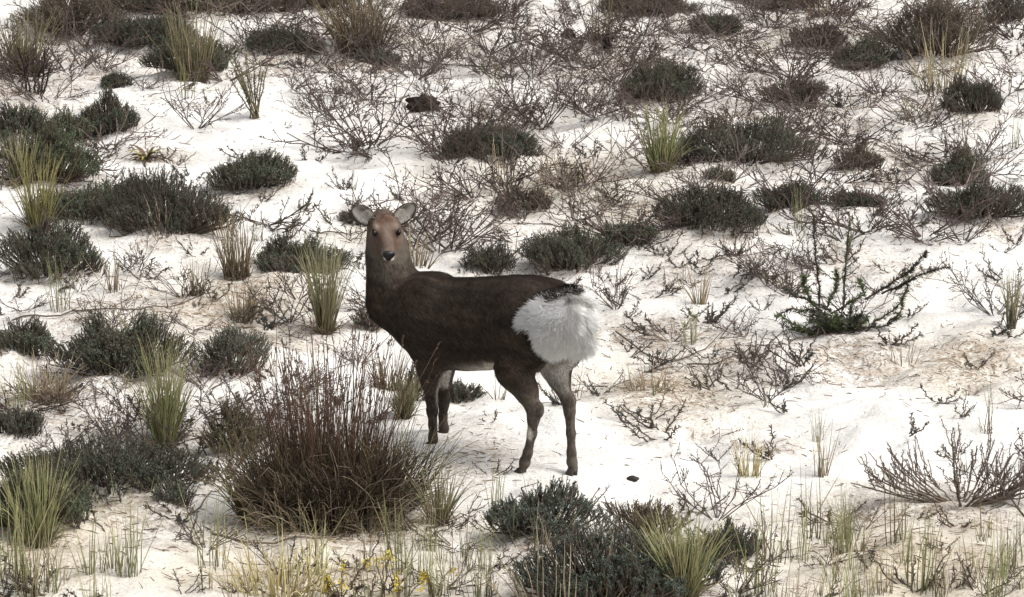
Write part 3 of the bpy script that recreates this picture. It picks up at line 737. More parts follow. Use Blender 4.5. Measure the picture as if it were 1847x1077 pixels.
# ------------------------------------------------------------------ heath cushions
ANCH = []     # (x, y, short name) of the plants others are described by
def shrub_meshes(w, h, d, tone, seed, dens=1.0, stub=False, far=False):
    r = np.random.default_rng(seed)
    n = int(np.clip(3400 * w * d * dens + 70, 110, 1300))
    a = r.uniform(0, 2 * math.pi, n); rr = np.sqrt(r.random(n))
    lump = 0.98 + 0.30 * noise2(np.cos(a) * 1.9 + seed, np.sin(a) * 1.9, seed)
    ex, ey = np.cos(a) * rr * lump, np.sin(a) * rr * lump
    tipz = h * np.sqrt(np.clip(1 - (rr * 0.93) ** 2, 0.05, 1)) * (0.80 + 0.36 * noise2(ex * 2.4 + seed, ey * 2.4, seed + 3)) * r.uniform(0.78, 1.14, n)
    tip = np.stack([ex * w / 2, ey * d / 2, tipz + 0.015], 1)
    sl = r.uniform(0.055, 0.095, n) * (0.8 if stub else 1.0)
    dr = norm(np.stack([ex * 0.7, ey * 0.6, np.full(n, 1.0)], 1) + r.normal(0, 0.26, (n, 3)))
    K = 5
    P = np.stack([tip - dr * (sl * (1 - k / (K - 1)))[:, None] for k in range(K)], 1)
    P[:, :, :2] += np.cumsum(r.normal(0, .0025, (n, K, 2)), 1)
    P[:, :, 2] = np.maximum(P[:, :, 2], -0.01)
    c0, c1 = np.array(TONES[tone][0]) * np.array([1.15, 1.25, 1.12]), np.array(TONES[tone][1]) * np.array([1.32, 1.46, 1.32])
    wood = MB(); wc = vary((0.075, 0.058, 0.046), n, r)
    tubes(wood, P[:, ::4], np.linspace(.0024, .0012, 2)[None].repeat(n, 0), kcol(wc, wc, 2))
    # the branches carrying the shoots
    nb = max(10, n // 6); pick = r.integers(0, n, nb); K2 = 4
    q0 = np.stack([ex[pick] * w * .12, ey[pick] * d * .12, np.full(nb, -0.02)], 1); q1 = P[pick, 0]
    tt = np.linspace(0, 1, K2)[None, :, None]; mid = (q0 + q1) / 2 + r.normal(0, .012, (nb, 3)); mid[:, 2] *= 0.55
    Pb = q0[:, None] * (1 - tt) ** 2 + mid[:, None] * 2 * tt * (1 - tt) + q1[:, None] * tt ** 2
    tubes(wood, Pb, np.linspace(.0055, .0028, K2)[None].repeat(nb, 0), kcol(wc[pick], wc[pick], K2), 4)
    fol = MB(); m = 12 if far else 15; big = 1.14 if far else 1.0
    t = (r.random((n, m)) ** 0.8)
    kk = t * (K - 1); k0 = np.clip(kk.astype(int), 0, K - 2); f = (kk - k0)[..., None]
    ar = np.arange(n)[:, None]
    base = (P[ar, k0] * (1 - f) + P[ar, k0 + 1] * f).reshape(-1, 3)
    ax = np.repeat(dr, m, 0); rv = norm(r.normal(0, 1, (n * m, 3))); out = norm(rv - ax * np.sum(rv * ax, 1, keepdims=True))
    ld = norm(ax * r.uniform(0.5, 1.1, (n * m, 1)) + out); sd = norm(np.cross(ld, rv))
    L = r.uniform(.010, .016, n * m) * big * (1 - 0.35 * t.ravel() ** 3); W = r.uniform(.0034, .0056, n * m)
    shoot = r.random(n)[:, None] * np.ones((1, m)); mixf = np.clip(0.15 + 0.55 * t + 0.35 * (shoot - .5), 0, 1).reshape(-1, 1)
    col = (np.array(c0) * (1 - mixf) + np.array(c1) * mixf) * r.uniform(.75, 1.25, (n * m, 1))
    dead = ((r.random(n) < 0.05) | (noise2(ex * 2.2 + 7 * seed, ey * 2.2, seed + 9) > 0.52))[:, None].repeat(m, 1).reshape(-1)
    col[dead] = col[dead] * 0.5 + np.array([0.13, 0.10, 0.075]) * 0.5
    leaves(fol, base, ld, sd, L, W, col)
    return wood.mesh('woody_stems'), fol.mesh('foliage', False)
for i, (px, py, wpx, hpx, tone, label, short) in enumerate(SHRUBS):
    p = at(px, py); k = ppm(p); w = wpx / k * 1.12; d = min(w * 0.85, 0.62) if tone != 'e' else min(w * 0.62, 0.46); h = 1.0 * (hpx / k - 0.15 * d * math.sin(PHI))
    h = max(h, 0.05)
    c = np.array([p[0], p[1] + d * 0.40, 0]); c[2] = float(ground_h(c[0], c[1])) - 0.012
    dens = {'s': .55, 'b': .75, 'r': .45, 'o': .8}.get(tone, 1.0)
    wm, fm = shrub_meshes(w, h, d, tone, 100 + i, dens, tone == 'e', k < 400)
    e = obj('heath_shrub', None, None, loc=c); tag(e, label, 'shrub', 'low heath cushions on the sand')
    obj('woody_stems', wm, M_WOOD, e); o = obj('foliage', fm, M_LEAF, e); o['kind'] = 'stuff'
    ANCH.append((c[0], c[1], short))

# ------------------------------------------------------------------ grass tufts
def tuft_mesh(w, h, tone, n, seed, lean=0.0, up=1.0, foot=0.22, rad=0.0022):
    r = np.random.default_rng(seed); K = 6
    a = r.uniform(0, 2 * math.pi, n); rr = np.sqrt(r.random(n)) * foot * w / 2
    base = np.stack([np.cos(a) * rr, np.sin(a) * rr * 0.8, np.full(n, -0.015)], 1)
    sp = r.normal(0, 0.62, n) * (w / 2) / h
    aa = a + r.normal(0, .5, n)
    d = np.stack([np.cos(aa) * np.abs(sp) * 1.0 + lean, np.sin(aa) * np.abs(sp) * 0.9, np.full(n, up)], 1)
    L = h * r.uniform(0.30, 1.12, n) * 1.05
    P = curves(base, d, L, K, r.uniform(0.0, 1.2, n) ** 1.7, 0.05, r)
    f, m, t = GT[tone]
    cf = vary(f, n, r); cm = vary(m, n, r); ct = vary(t, n, r)
    dd = r.random(n) < 0.15; cm[dd] = vary(GT['dead'][1], int(dd.sum()), r); 
    tt = np.linspace(0, 1, K)
    C = np.where(tt[None, :, None] < .45, cf[:, None] + (cm - cf)[:, None] * np.clip(tt / .45, 0, 1)[None, :, None], cm[:, None] + (ct - cm)[:, None] * np.clip((tt - .45) / .55, 0, 1)[None, :, None])
    R = rad * r.uniform(.7, 1.35, n)[:, None] * np.array([1.15, 1.1, .95, .75, .5, .12])[None]
    mb = MB(); tubes(mb, P, R, C)
    return mb.mesh('blades')
for i, (px, py, wpx, hpx, tone, n, label, short) in enumerate(TUFTS):
    p = at(px, py); k = ppm(p); w = wpx / k; h = hpx / k * 1.02
    p = p.copy(); p[2] = float(ground_h(p[0], p[1]))
    lean = 0.0
    if 'leaning' in label: lean = -0.25
    if 'fanning' in label: lean = -0.45
    foot = 0.75 if n < 60 and w > 0.18 else (0.5 if tone in ('dead', 'brown', 'olive') else 0.75 if tone == 'yellow' else 0.26)
    e = obj('grass_tuft', None, None, loc=p); tag(e, label, 'grass', 'grass tufts on the sand')
    up = 0.45 if 'flattened' in label else 1.0
    o = obj('blades', tuft_mesh(w, h, tone, int(n * 1.35), 300 + i, lean, up, foot, 0.0022 if k > 350 else 0.0027), M_GRASS, e); o['kind'] = 'stuff'
    if n >= 60:       # old bent straw round the foot
        r = np.random.default_rng(900 + i); m = n // 3; a = r.uniform(0, 6.28, m)
        base = np.stack([np.cos(a) * w * .10, np.sin(a) * w * .10, np.full(m, .0)], 1); d = np.stack([np.cos(a), np.sin(a), r.uniform(.3, 1.3, m)], 1)
        P = curves(base, d, h * r.uniform(.2, .5, m), 6, r.uniform(.6, 2.2, m), .06, r); cs = vary(GT['dead'][0], m, r, .3)
        mb = MB(); tubes(mb, P, .0019 * np.linspace(1, .3, 6)[None].repeat(m, 0), kcol(cs, cs * 1.3, 6))
        o = obj('dead_blades', mb.mesh('dead_blades'), M_GRASS, e); o['kind'] = 'stuff'
    ANCH.append((p[0], p[1], short))

# ------------------------------------------------------------------ the big reddish rush clump
def rush():
    p = at(590, 955).copy(); k = ppm(p); p[1] += 0.16; p[2] = float(ground_h(p[0], p[1])) - 0.01
    e = obj('rush_clump', None, None, loc=p); tag(e, 'big dark rush clump with reddish stems and tangled dry blades', 'rush')
    ANCH.append((p[0], p[1], 'big reddish rush clump'))
    r = np.random.default_rng(11)
    def stems(name, n, wx, wy, Lr, spread, bend, c0, c1, rad, m, off=(0, 0), K=7, wig=.03, mess=.10):
        a = r.uniform(0, 6.283, n); rr = np.sqrt(r.random(n))
        base = np.stack([off[0] + np.cos(a) * rr * wx, off[1] + np.sin(a) * rr * wy, np.full(n, -.01)], 1)
        d = np.stack([np.cos(a) * rr * spread, np.sin(a) * rr * spread, np.ones(n)], 1) + r.normal(0, mess, (n, 3))
        P = curves(base, d, r.uniform(*Lr, n), K, r.uniform(*bend, n), wig, r)
        mb = MB(); tubes(mb, P, rad * r.uniform(.7, 1.3, n)[:, None] * np.linspace(1, .35, K)[None], kcol(vary(c0, n, r, .25), vary(c1, n, r, .25), K))
        o = obj(name, mb.mesh(name), m, e); o['kind'] = 'stuff'; return P
    stems('dense_blades', 2600, .26, .20, (.16, .40), .12, (0.0, 1.3), (.018, .013, .010), (.060, .045, .030), .0032, M_GRASS, wig=.14, mess=.26)
    P = stems('red_stems', 260, .20, .14, (.40, .80), .16, (0.0, .3), (.045, .029, .020), (.102, .062, .045), .0028, M_WOOD, (.0, .05), wig=.045)
    stems('brown_blades', 520, .26, .19, (.20, .42), .25, (.3, 1.6), (.036, .028, .019), (.115, .092, .056), .0025, M_GRASS, wig=.12, mess=.30)
    stems('green_blades', 200, .10, .10, (.25, .46), .5, (.2, 1.4), (.06, .05, .028), (.16, .145, .075), .0024, M_GRASS, (.24, .10), wig=.07)
    stems('olive_blades', 260, .10, .10, (.22, .40), .5, (.2, 1.4), (.07, .055, .03), (.17, .14, .075), .0025, M_GRASS, (-.26, .04), wig=.07)
    stems('dry_straw', 190, .27, .12, (.20, .46), .5, (.7, 3.0), (.13, .105, .075), (.24, .20, .15), .0025, M_GRASS, (0, -.14), wig=.14, mess=.45)
    stems('skirt_blades', 240, .30, .10, (.10, .26), .6, (.3, 1.8), (.17, .13, .08), (.30, .245, .15), .0023, M_GRASS, (0, -.19), wig=.09)
    # seed heads at the stem ends
    n = len(P); m = 9; tip = np.repeat(P[:, -1], m, 0); t = r.random(n * m)[:, None]; base = tip * (1 - t * .25) + np.repeat(P[:, -2], m, 0) * t * .25
    d = norm(np.repeat(P[:, -1] - P[:, -2], m, 0) * 12 + r.normal(0, .5, (n * m, 3))); mb = MB()
    leaves(mb, base, d, norm(np.cross(d, r.normal(0, 1, (n * m, 3)))), r.uniform(.008, .02, n * m), r.uniform(.003, .005, n * m), vary((.10, .060, .042), n * m, r, .25))
    o = obj('seed_heads', mb.mesh('seed_heads', False), M_LEAF, e); o['kind'] = 'stuff'
rush()

# ------------------------------------------------------------------ leafy arching plant, brown budded shrub, broom, rosette, flowers, burnt stems
def leafy_stem(mb_w, mb_l, pts, r0, r1, nl, LL, c, r, wood=(.06, .045, .035), t0=0.15):
    pts = np.asarray(pts, float); K = 10
    t = np.linspace(0, 1, len(pts)); tt = np.linspace(0, 1, K)
    P = np.stack([np.interp(tt, t, pts[:, i]) for i in range(3)], 1); P[1:-1] = (P[:-2] + P[2:] + 2 * P[1:-1]) / 4
    P[1:-1] += r.normal(0, .003, (K - 2, 3))
    tubes(mb_w, P[None], np.linspace(r0, r1, K)[None], np.tile(np.array(wood), (1, K, 1)), 5)
    u = t0 + (1 - t0) * r.random(nl); base = np.stack([np.interp(u, tt, P[:, i]) for i in range(3)], 1)
    T = norm(np.gradient(P, axis=0)); ax = norm(np.stack([np.interp(u, tt, T[:, i]) for i in range(3)], 1))
    rv = norm(r.normal(0, 1, (nl, 3))); out = norm(rv - ax * np.sum(rv * ax, 1, keepdims=True))
    d = norm(ax * r.uniform(.3, 1.0, (nl, 1)) + out); cc = vary(c, nl, r, .28)
    leaves(mb_l, base, d, norm(np.cross(d, rv)), r.uniform(.6, 1.25, nl) * LL, r.uniform(.24, .38, nl) * LL, cc)
def plane_pts(base, pxs, dy=0.0):
    """stem bends read in photo pixels, stood up in the plane facing the camera, leaning dy metres back along the stem"""
    out = []
    for j, (px, py) in enumerate(pxs):
        d = ray(px, py); yy = base[1] + dy * j / max(1, len(pxs) - 1)
        out.append(CAM + d * ((yy - CAM[1]) / d[1]) - base)
    return out
def arching():
    b = at(1515, 600).copy(); e = obj('leafy_plant', None, None, loc=b); tag(e, 'green leafy plant with arching dark leaved stems on open sand', 'plant')
    ANCH.append((b[0], b[1], 'green arching plant'))
    r = np.random.default_rng(21)
    dk, gr, gy = (.040, .050, .030), (.090, .120, .050), (.075, .085, .060)
    S = [([(1478,555),(1476,500),(1470,450),(1468,388)], 150, .018, (.055,.058,.036), .0), ([(1520,560),(1524,500),(1528,450),(1533,395)], 130, .017, (.060,.075,.036), .02),
     ([(1560,540),(1600,515),(1640,490),(1672,455)], 170, .020, (.058,.050,.034), .05), ([(1590,530),(1630,512),(1665,492),(1712,482)], 170, .017, dk, -.03),
     ([(1600,585),(1625,565),(1632,530),(1640,500)], 110, .018, gr, .0), ([(1560,600),(1590,570),(1620,555),(1635,525)], 90, .019, gr, .04),
     ([(1500,560),(1470,545),(1440,535),(1415,520)], 90, .020, gy, .03), ([(1500,570),(1460,560),(1430,556),(1400,570)], 90, .020, gy, -.05),
     ([(1510,615),(1470,605),(1440,590),(1405,568)], 120, .020, gr, -.10), ([(1510,620),(1490,612),(1460,600),(1430,590)], 120, .020, gr, -.05),
     ([(1520,590),(1560,590),(1600,588),(1625,570)], 90, .017, dk, .0), ([(1530,600),(1560,615),(1590,622),(1625,605)], 70, .017, gy, -.05),
     ([(1490,560),(1500,530),(1510,515),(1506,490)], 100, .022, gr, .05), ([(1480,560),(1460,535),(1450,520),(1452,500)], 90, .022, gr, .0), ([(1500,565),(1540,540),(1560,530),(1550,505)], 90, .022, gr, .04)]
    for pts, nl, LL, c, dy in S:
        w, l = MB(), MB(); leafy_stem(w, l, plane_pts(b, pts, dy), .0055, .0022, int(nl * 1.7), LL * 1.35, c, r, t0=.10)
        o = obj('stem', w.mesh('stem'), M_WOOD, e); o2 = obj('leaves', l.mesh('leaves', False), M_LEAF, o); o2['kind'] = 'stuff'
    w, l = MB(), MB()
    for _ in range(44):
        a = r.uniform(0, 6.28); L = r.uniform(.08, .19); leafy_stem(w, l, [(r.normal(-.05, .08), r.normal(0, .04), 0), (np.cos(a) * L * .5, np.sin(a) * L * .4, .05), (np.cos(a) * L - .04, np.sin(a) * L * .6, r.uniform(.05, .12))], .003, .0015, 60, .024, [dk, gr, gy][r.integers(3)], r)
    obj('base_twigs', w.mesh('base_twigs'), M_WOOD, e); o = obj('base_leaves', l.mesh('base_leaves', False), M_LEAF, e); o['kind'] = 'stuff'
arching()
def branchy(n0, L0, up, r, c, rad, depth=3, kids=3, wig=.10, K=5, flat=1.0, bud=0.0, spread=1.0, c2=None, budc=None, budL=.010):
    """a twiggy plant: returns tube mesh builder (and bud leaves)"""
    mb, lb = MB(), MB()
    a = r.uniform(0, 6.283, n0); d = np.stack([np.cos(a) * spread, np.sin(a) * spread, r.uniform(up * .4, up * 1.5, n0)], 1)
    base = np.stack([np.cos(a) * .02, np.sin(a) * .02, np.full(n0, -.01)], 1); L = L0 * r.uniform(.6, 1.15, n0); R = rad
    for lev in range(depth):
        n = len(base); P = curves(base, d, L, K, np.full(n, -.10), wig, r)
        P[:, :, 2] = np.maximum(P[:, :, 2], -.008 + 0 * P[:, :, 2]); cc = vary(c, n, r, .2); ce = vary(c2 if c2 is not None else c, n, r, .2)
        tubes(mb, P, R * np.linspace(1, .55, K)[None].repeat(n, 0), kcol(cc, ce, K))
        if bud and lev >= depth - 2:
            m = max(1, int(bud)); nn = n * m; u = r.uniform(.25, 1.0, (n, m)); kk = u * (K - 1); k0 = np.clip(kk.astype(int), 0, K - 2); f = (kk - k0)[..., None]; ar = np.arange(n)[:, None]
            bb = (P[ar, k0] * (1 - f) + P[ar, k0 + 1] * f).reshape(-1, 3); dd = norm(r.normal(0, .7, (nn, 3)) + np.repeat(norm(P[:, -1] - P[:, 0]), m, 0))
            leaves(lb, bb, dd, norm(np.cross(dd, r.normal(0, 1, (nn, 3)))), budL * r.uniform(.6, 1.4, nn), budL * .42 * r.uniform(.7, 1.3, nn), vary(budc if budc is not None else c, nn, r, .25))
        if lev == depth - 1: break
        m = kids; kk = r.integers(1, K, (n, m)); ar = np.arange(n)[:, None]
        nb = P[ar, kk].reshape(-1, 3); dirp = norm(P[ar, kk] - P[ar, kk - 1]).reshape(-1, 3)
        nd = norm(dirp + r.normal(0, .62, (n * m, 3)) * np.array([1, 1, flat]) + np.array([0, 0, .15 * up])); L = np.repeat(L, m) * r.uniform(.35, .65, n * m)
        base, d = nb, nd; R = R * .70
    return mb, lb
def budded():
    b = at(1735, 915).copy(); b[1] += .05; b[2] = float(ground_h(b[0], b[1])); e = obj('budded_shrub', None, None, loc=b); tag(e, 'wide bare grey brown shrub with knobbly upswept twigs', 'shrub')
    ANCH.append((b[0], b[1], 'wide bare knobbly shrub'))
    r = np.random.default_rng(31); br, bu = (.135, .105, .085), (.085, .066, .052)
    for k in range(34):
        a = r.uniform(0, 6.283) if k % 3 else r.choice([0.15, 2.95]) + r.normal(0, .35)
        w, l = MB(), MB(); L = r.uniform(.28, .46); ex, ey = np.cos(a) * L, np.sin(a) * L * .35; hh = r.uniform(.09, .24) * (1.25 - .4 * abs(np.cos(a)))
        st = (np.cos(a) * .05, np.sin(a) * .04, -.01)
        pts = [st, (ex * .45, ey * .5, hh * .22), (ex * .78, ey * .8, hh * .6), (ex, ey, hh)]
        leafy_stem(w, l, pts, .0046, .0022, 46, .013, bu, r, br, .35)
        for s in range(r.integers(3, 7)):
            u = r.uniform(.3, .85); q = np.array([np.interp(u, [0, .33, .66, 1], [p_[i] for p_ in pts]) for i in range(3)]); Ls = r.uniform(.06, .15)
            d = norm(np.array([ex * .5 / L, ey * .5 / L, .8]) + r.normal(0, .35, 3)); leafy_stem(w, l, [q, q + d * Ls * .5 + r.normal(0, .006, 3), q + d * Ls + np.array([0, 0, .02])], .0026, .0016, 26, .012, bu, r, br, .35)
        o = obj('branch', w.mesh('branch'), M_WOOD, e); o2 = obj('buds', l.mesh('buds', False), M_LEAF, o); o2['kind'] = 'stuff'
budded()
def broom():
    b = at(462, 214).copy(); e = obj('broom_plant', None, None, loc=b); tag(e, 'upright olive broom like plant with crooked stems on far sand', 'plant')
    ANCH.append((b[0], b[1], 'upright broom like plant')); r = np.random.default_rng(41); k = ppm(b)
    for j in range(15):
        w, l = MB(), MB(); x = r.normal(-.05, .07); h = r.uniform(.22, .44); y = r.normal(0, .05)
        leafy_stem(w, l, [(r.normal(0, .012), r.normal(0, .01), -.01), (x * .5, y * .5, h * .4), (x * .9, y, h * .75), (x * 1.2, y * 1.3, h)], .0045, .002, 70, .022, (.17, .16, .085), r, (.12, .10, .06), .3)
        o = obj('stem', w.mesh('stem'), M_WOOD, e); o2 = obj('leaves', l.mesh('leaves', False), M_LEAF, o); o2['kind'] = 'stuff'
broom()
def rosette():
    b = at(265, 290).copy(); e = obj('leaf_rosette', None, None, loc=b); tag(e, 'small rusty leaf rosette with yellow tips on litter', 'plant'); r = np.random.default_rng(43)
    ANCH.append((b[0], b[1], 'small rusty rosette'))
    for j in range(34):
        a = r.uniform(0, 6.28); L = r.uniform(.07, .17); K = 6; t = np.linspace(0, 1, K); up = r.uniform(.5, 1.5)
        P = np.stack([np.cos(a) * L * t, np.sin(a) * L * t, L * (up * t - .8 * t * t)], 1); sd = np.array([-np.sin(a), np.cos(a), 0]); W = .011 * np.sin(np.pi * np.clip(t * .9 + .08, 0, 1))
        V = np.concatenate([P + sd * W[:, None] + [0, 0, .004], P, P - sd * W[:, None] + [0, 0, .004]]); I = np.arange(3 * K).reshape(3, K)
        F = np.stack([I[:-1, :-1], I[:-1, 1:], I[1:, 1:], I[1:, :-1]], -1).reshape(-1, 4)
        c = np.array([.13, .085, .05]) if r.random() < .6 else (np.array([.065, .045, .032]) if r.random() < .6 else np.array([.30, .26, .08]))
        mb = MB(); mb.add(V, F, vary(c, 3 * K, r, .12)); obj('leaf', mb.mesh('leaf'), M_LEAF, e)
rosette()
def burnt_stems():
    b = at(62, 168).copy(); e = obj('burnt_plant', None, None, loc=b); tag(e, 'blackened upright bare stems in front of the olive clump', 'plant'); r = np.random.default_rng(47)
    ANCH.append((b[0], b[1], 'blackened upright stems'))
    for px, h in ((-.06, .30), (-.04, .2), (.0, .2), (.03, .18), (.06, .27), (.08, .16)):
        w, l = MB(), MB(); leafy_stem(w, l, [(px * .7, r.normal(0, .02), -.01), (px, r.normal(0, .02), h * .5), (px * 1.25 + r.normal(0, .01), r.normal(0, .02), h)], .0085, .004, 60, .015, (.02, .016, .014), r, (.018, .015, .013), .1)
        o = obj('stem', w.mesh('stem'), M_CHAR, e); o2 = obj('buds', l.mesh('buds', False), M_CHAR, o); o2['kind'] = 'stuff'
burnt_stems()
def stump(px, py, w, h, label, seed, upright=False):
    b = at(px, py).copy(); k = ppm(b); r = np.random.default_rng(seed); w /= k; h /= k
    Vv, Ff = sphere(1.0, np.zeros(3), 22, 14)
    n = 0.55 * noise2(Vv[:, 0] * 2.3 + seed, Vv[:, 1] * 2.3 + Vv[:, 2] * 3, seed) + 0.3 * noise2(Vv[:, 0] * 6, Vv[:, 2] * 6 + Vv[:, 1] * 5, seed + 1)
    Vv = Vv * (1 + .45 * n)[:, None] * np.array([w / 2, w / 3.2 if not upright else w / 2, h * .62]) + np.array([0, 0, h * .3])
    e = obj('charred_stump', None, None, loc=b); tag(e, label, 'stump')
    mb = MB(); mb.add(Vv, Ff, vary((.022, .017, .014), len(Vv), r, .3)); obj('block', mb.mesh('block', False), M_CHAR, e)
    mb = MB(); P = curves(np.array([[0, 0, h * .15]] * 4), np.array([[1, .1, .08], [.9, -.3, .12], [-1, .0, .05], [.2, -.2, 1]]), np.array([w * 1.0, w * .7, w * .55, h * .9]), 7, np.full(4, .0), .12, r)
    tubes(mb, P, .006 * np.linspace(1, .4, 7)[None].repeat(4, 0), np.tile(np.array([.028, .022, .018]), (4, 7, 1)), 5); obj('broken_branches', mb.mesh('broken_branches'), M_CHAR, e)
stump(765, 200, 62, 30, 'charred broken stump lying on white sand behind the deer', 51)
stump(1094, 88, 18, 30, 'black upright stump inside the thin olive grass', 52, True)
stump(1024, 68, 26, 18, 'small black stump fragment beside the thin olive grass', 53)
b = at(1142, 866).copy(); Vv, Ff = sphere(1.0, np.zeros(3), 16, 10); Vv = Vv * (1 + .25 * noise2(Vv[:, 0] * 2 + 3, Vv[:, 1] * 2 + Vv[:, 2], 5))[:, None] * np.array([.027, .020, .012]) + [0, 0, .006]
tag(obj('dark_pebble', mesh_from('dark_pebble', Vv, [Ff]), M_STONE, loc=b), 'small dark pebble alone on the sand past the hind hooves', 'pebble')
# yellow flowering sprigs at the lower edge
for i, (px, py, h, cat) in enumerate(((615, 1085, 70, 0), (690, 1080, 110, 1), (785, 1062, 60, 2), (600, 1092, 50, 0), (722, 1092, 60, 1))):
    b = at(px, py).copy(); b[2] = float(ground_h(b[0], b[1])); k = ppm(b); h = h / k; r = np.random.default_rng(60 + i)
    e = obj('flowering_sprig', None, None, loc=b); tag(e, 'little sprig with yellow blooms growing in the yellow grass', 'flower', 'yellow sprigs at the lower edge')
    w, l, f = MB(), MB(), MB()
    for s in range(4):
        x = r.normal(0, .03); y = r.normal(0, .02); hh = h * r.uniform(.6, 1.05)
        pts = [(0, 0, -.01), (x * .6, y, hh * .5), (x * 1.4, y * 1.5, hh)]; leafy_stem(w, l, pts, .003, .0015, 22, .012, (.12, .10, .05), r, (.10, .075, .045))
        n = 16; base = np.array(pts[2]) + r.normal(0, .007, (n, 3)) - np.array([0, 0, 1]) * r.uniform(0, .035, (n, 1)); d = norm(r.normal(0, 1, (n, 3)) + [0, 0, .6])
        leaves(f, base, d, norm(np.cross(d, r.normal(0, 1, (n, 3)))), np.full(n, .014), np.full(n, .009), vary((.50, .40, .05), n, r, .15))
    obj('stems', w.mesh('stems'), M_WOOD, e); o = obj('leaves', l.mesh('leaves', False), M_LEAF, e); o['kind'] = 'stuff'; o = obj('blooms', f.mesh('blooms', False), M_LEAF, e); o['kind'] = 'stuff'

# ------------------------------------------------------------------ scattered small plants
CELL = [  # bare heather per twelfth of the picture width, seven rows
 [8,9,9,9,11,12,12,11,10,11,12,12],[4,1,1,2,4,8,8,7,6,8,8,6],[2,1,1,1,2,6,6,5,3,4,5,3],[2,2,2,3,1,1,1,2,3,2,2,1],[3,3,3,2,1,0,0,2,2,1,0,0],[2,2,1,2,0,0,0,0,0,0,0,0],[1,0,1,1,1,1,1,1,1,1,1,1]]
SPRIG = [
 [3,4,3,3,3,5,5,5,5,5,5,5],[2,4,3,3,3,5,5,5,5,5,5,4],[2,2,4,9,7,6,5,5,5,6,6,5],[3,4,5,5,2,1,4,10,10,8,7,4],[5,6,6,5,1,1,2,6,6,4,2,2],[4,4,4,3,1,1,1,2,2,1,1,1],[3,2,3,3,4,4,3,2,3,3,3,3]]
def spots(table, rng, scale=1.0):
    out = []
    for r_, row in enumerate(table):
        for c_, n in enumerate(row):
            m = int(n * scale + rng.random())
            for _ in range(m):
                out.append(((c_ + rng.random()) * IW / 12, (r_ + rng.random()) * IH / 7 + 12))
    return out
def nearest(x, y):
    return min(ANCH, key=lambda a: (a[0] - x) ** 2 + ((a[1] - y) * 0.6) ** 2)[2]
PEB = at(1142, 866)
def clear_of_deer(p, rad=0.26):
    for c in HOOVES:
        w = fwd * c[0] + left * c[1]
        if (p[0] - w[0]) ** 2 + (p[1] - w[1]) ** 2 < rad * rad: return False
    if (p[0] - PEB[0]) ** 2 + (p[1] - PEB[1]) ** 2 < .15: return False      # bare sand round the pebble
    q = toloc(np.array([p[0], p[1], 0])); return not (-.55 < q[0] < .66 and -.2 < q[1] < .2)
HP = []
for k in range(12):
    r = np.random.default_rng(500 + k)
    c = [(.085, .063, .057), (.075, .058, .052), (.062, .045, .038), (.125, .10, .088)][k % 4]
    mb, lb = branchy(int(r.integers(6, 10)), r.uniform(.20, .33), [.45, .9, .3, .65][k % 4], r, c, .0040, 3, 3, .11, bud=[3, 6, 3, 2][k % 4], spread=1.0, budc=(.062, .044, .037), budL=.013)
    if lb.n: mb.add(np.concatenate(lb.V), np.concatenate(lb.F[3]), np.concatenate(lb.C))
    HP.append(mb.mesh('bare_heather'))
SP = []
for k in range(10):
    r = np.random.default_rng(540 + k); w, l = MB(), MB()
    dk = [(.060, .052, .042), (.080, .066, .050), (.050, .054, .044), (.10, .085, .06)][k % 4]
    for s in range(int(r.integers(3, 8))):
        a = r.uniform(0, 6.28); L = r.uniform(.05, .13); up = r.uniform(.25, 1.0)
        leafy_stem(w, l, [(r.normal(0, .02), r.normal(0, .02), -.012), (np.cos(a) * L * .6, np.sin(a) * L * .6, L * up * .35), (np.cos(a) * L, np.sin(a) * L, L * up)], .0030, .0016, int(r.integers(18, 34)), .017, dk, r, (.085, .066, .052), .30)
    w.add(np.concatenate(l.V), np.concatenate(l.F[3]), np.concatenate(l.C)); SP.append(w.mesh('leafy_sprig', False))
rs = np.random.default_rng(77)
HK = ['mauve brown heather twigs', 'budded heather twigs', 'low dark heather twigs', 'pale grey heather twigs']
SK = ['dark brown sprig', 'brown leafy sprig', 'grey green sprig', 'olive brown sprig']
hs_ = [(px, py) for px, py in spots(CELL, rs, 1.15)]; rs.shuffle(hs_); hs_ = sorted(hs_, key=lambda q: -q[1])
nh = 0; extra = []
for px, py in hs_:
    p = at(px, py)
    if not clear_of_deer(p): continue
    s = rs.uniform(.65, 1.25) * (1.08 if py < 480 else .70); k = int(rs.integers(len(HP)))
    if nh >= 300: extra.append((p, s, k)); continue
    nh += 1
    o = obj('bare_heather', HP[k], M_WOOD, loc=p, rz=rs.uniform(0, 6.28), sc=(s, s, s * rs.uniform(.7, 1.15)))
    tag(o, ('small ' if s < .75 else 'wide ' if s > 1.15 else '') + HK[k % 4] + ' beside the ' + nearest(p[0], p[1]), 'heather', 'bare heather twigs on the sand')
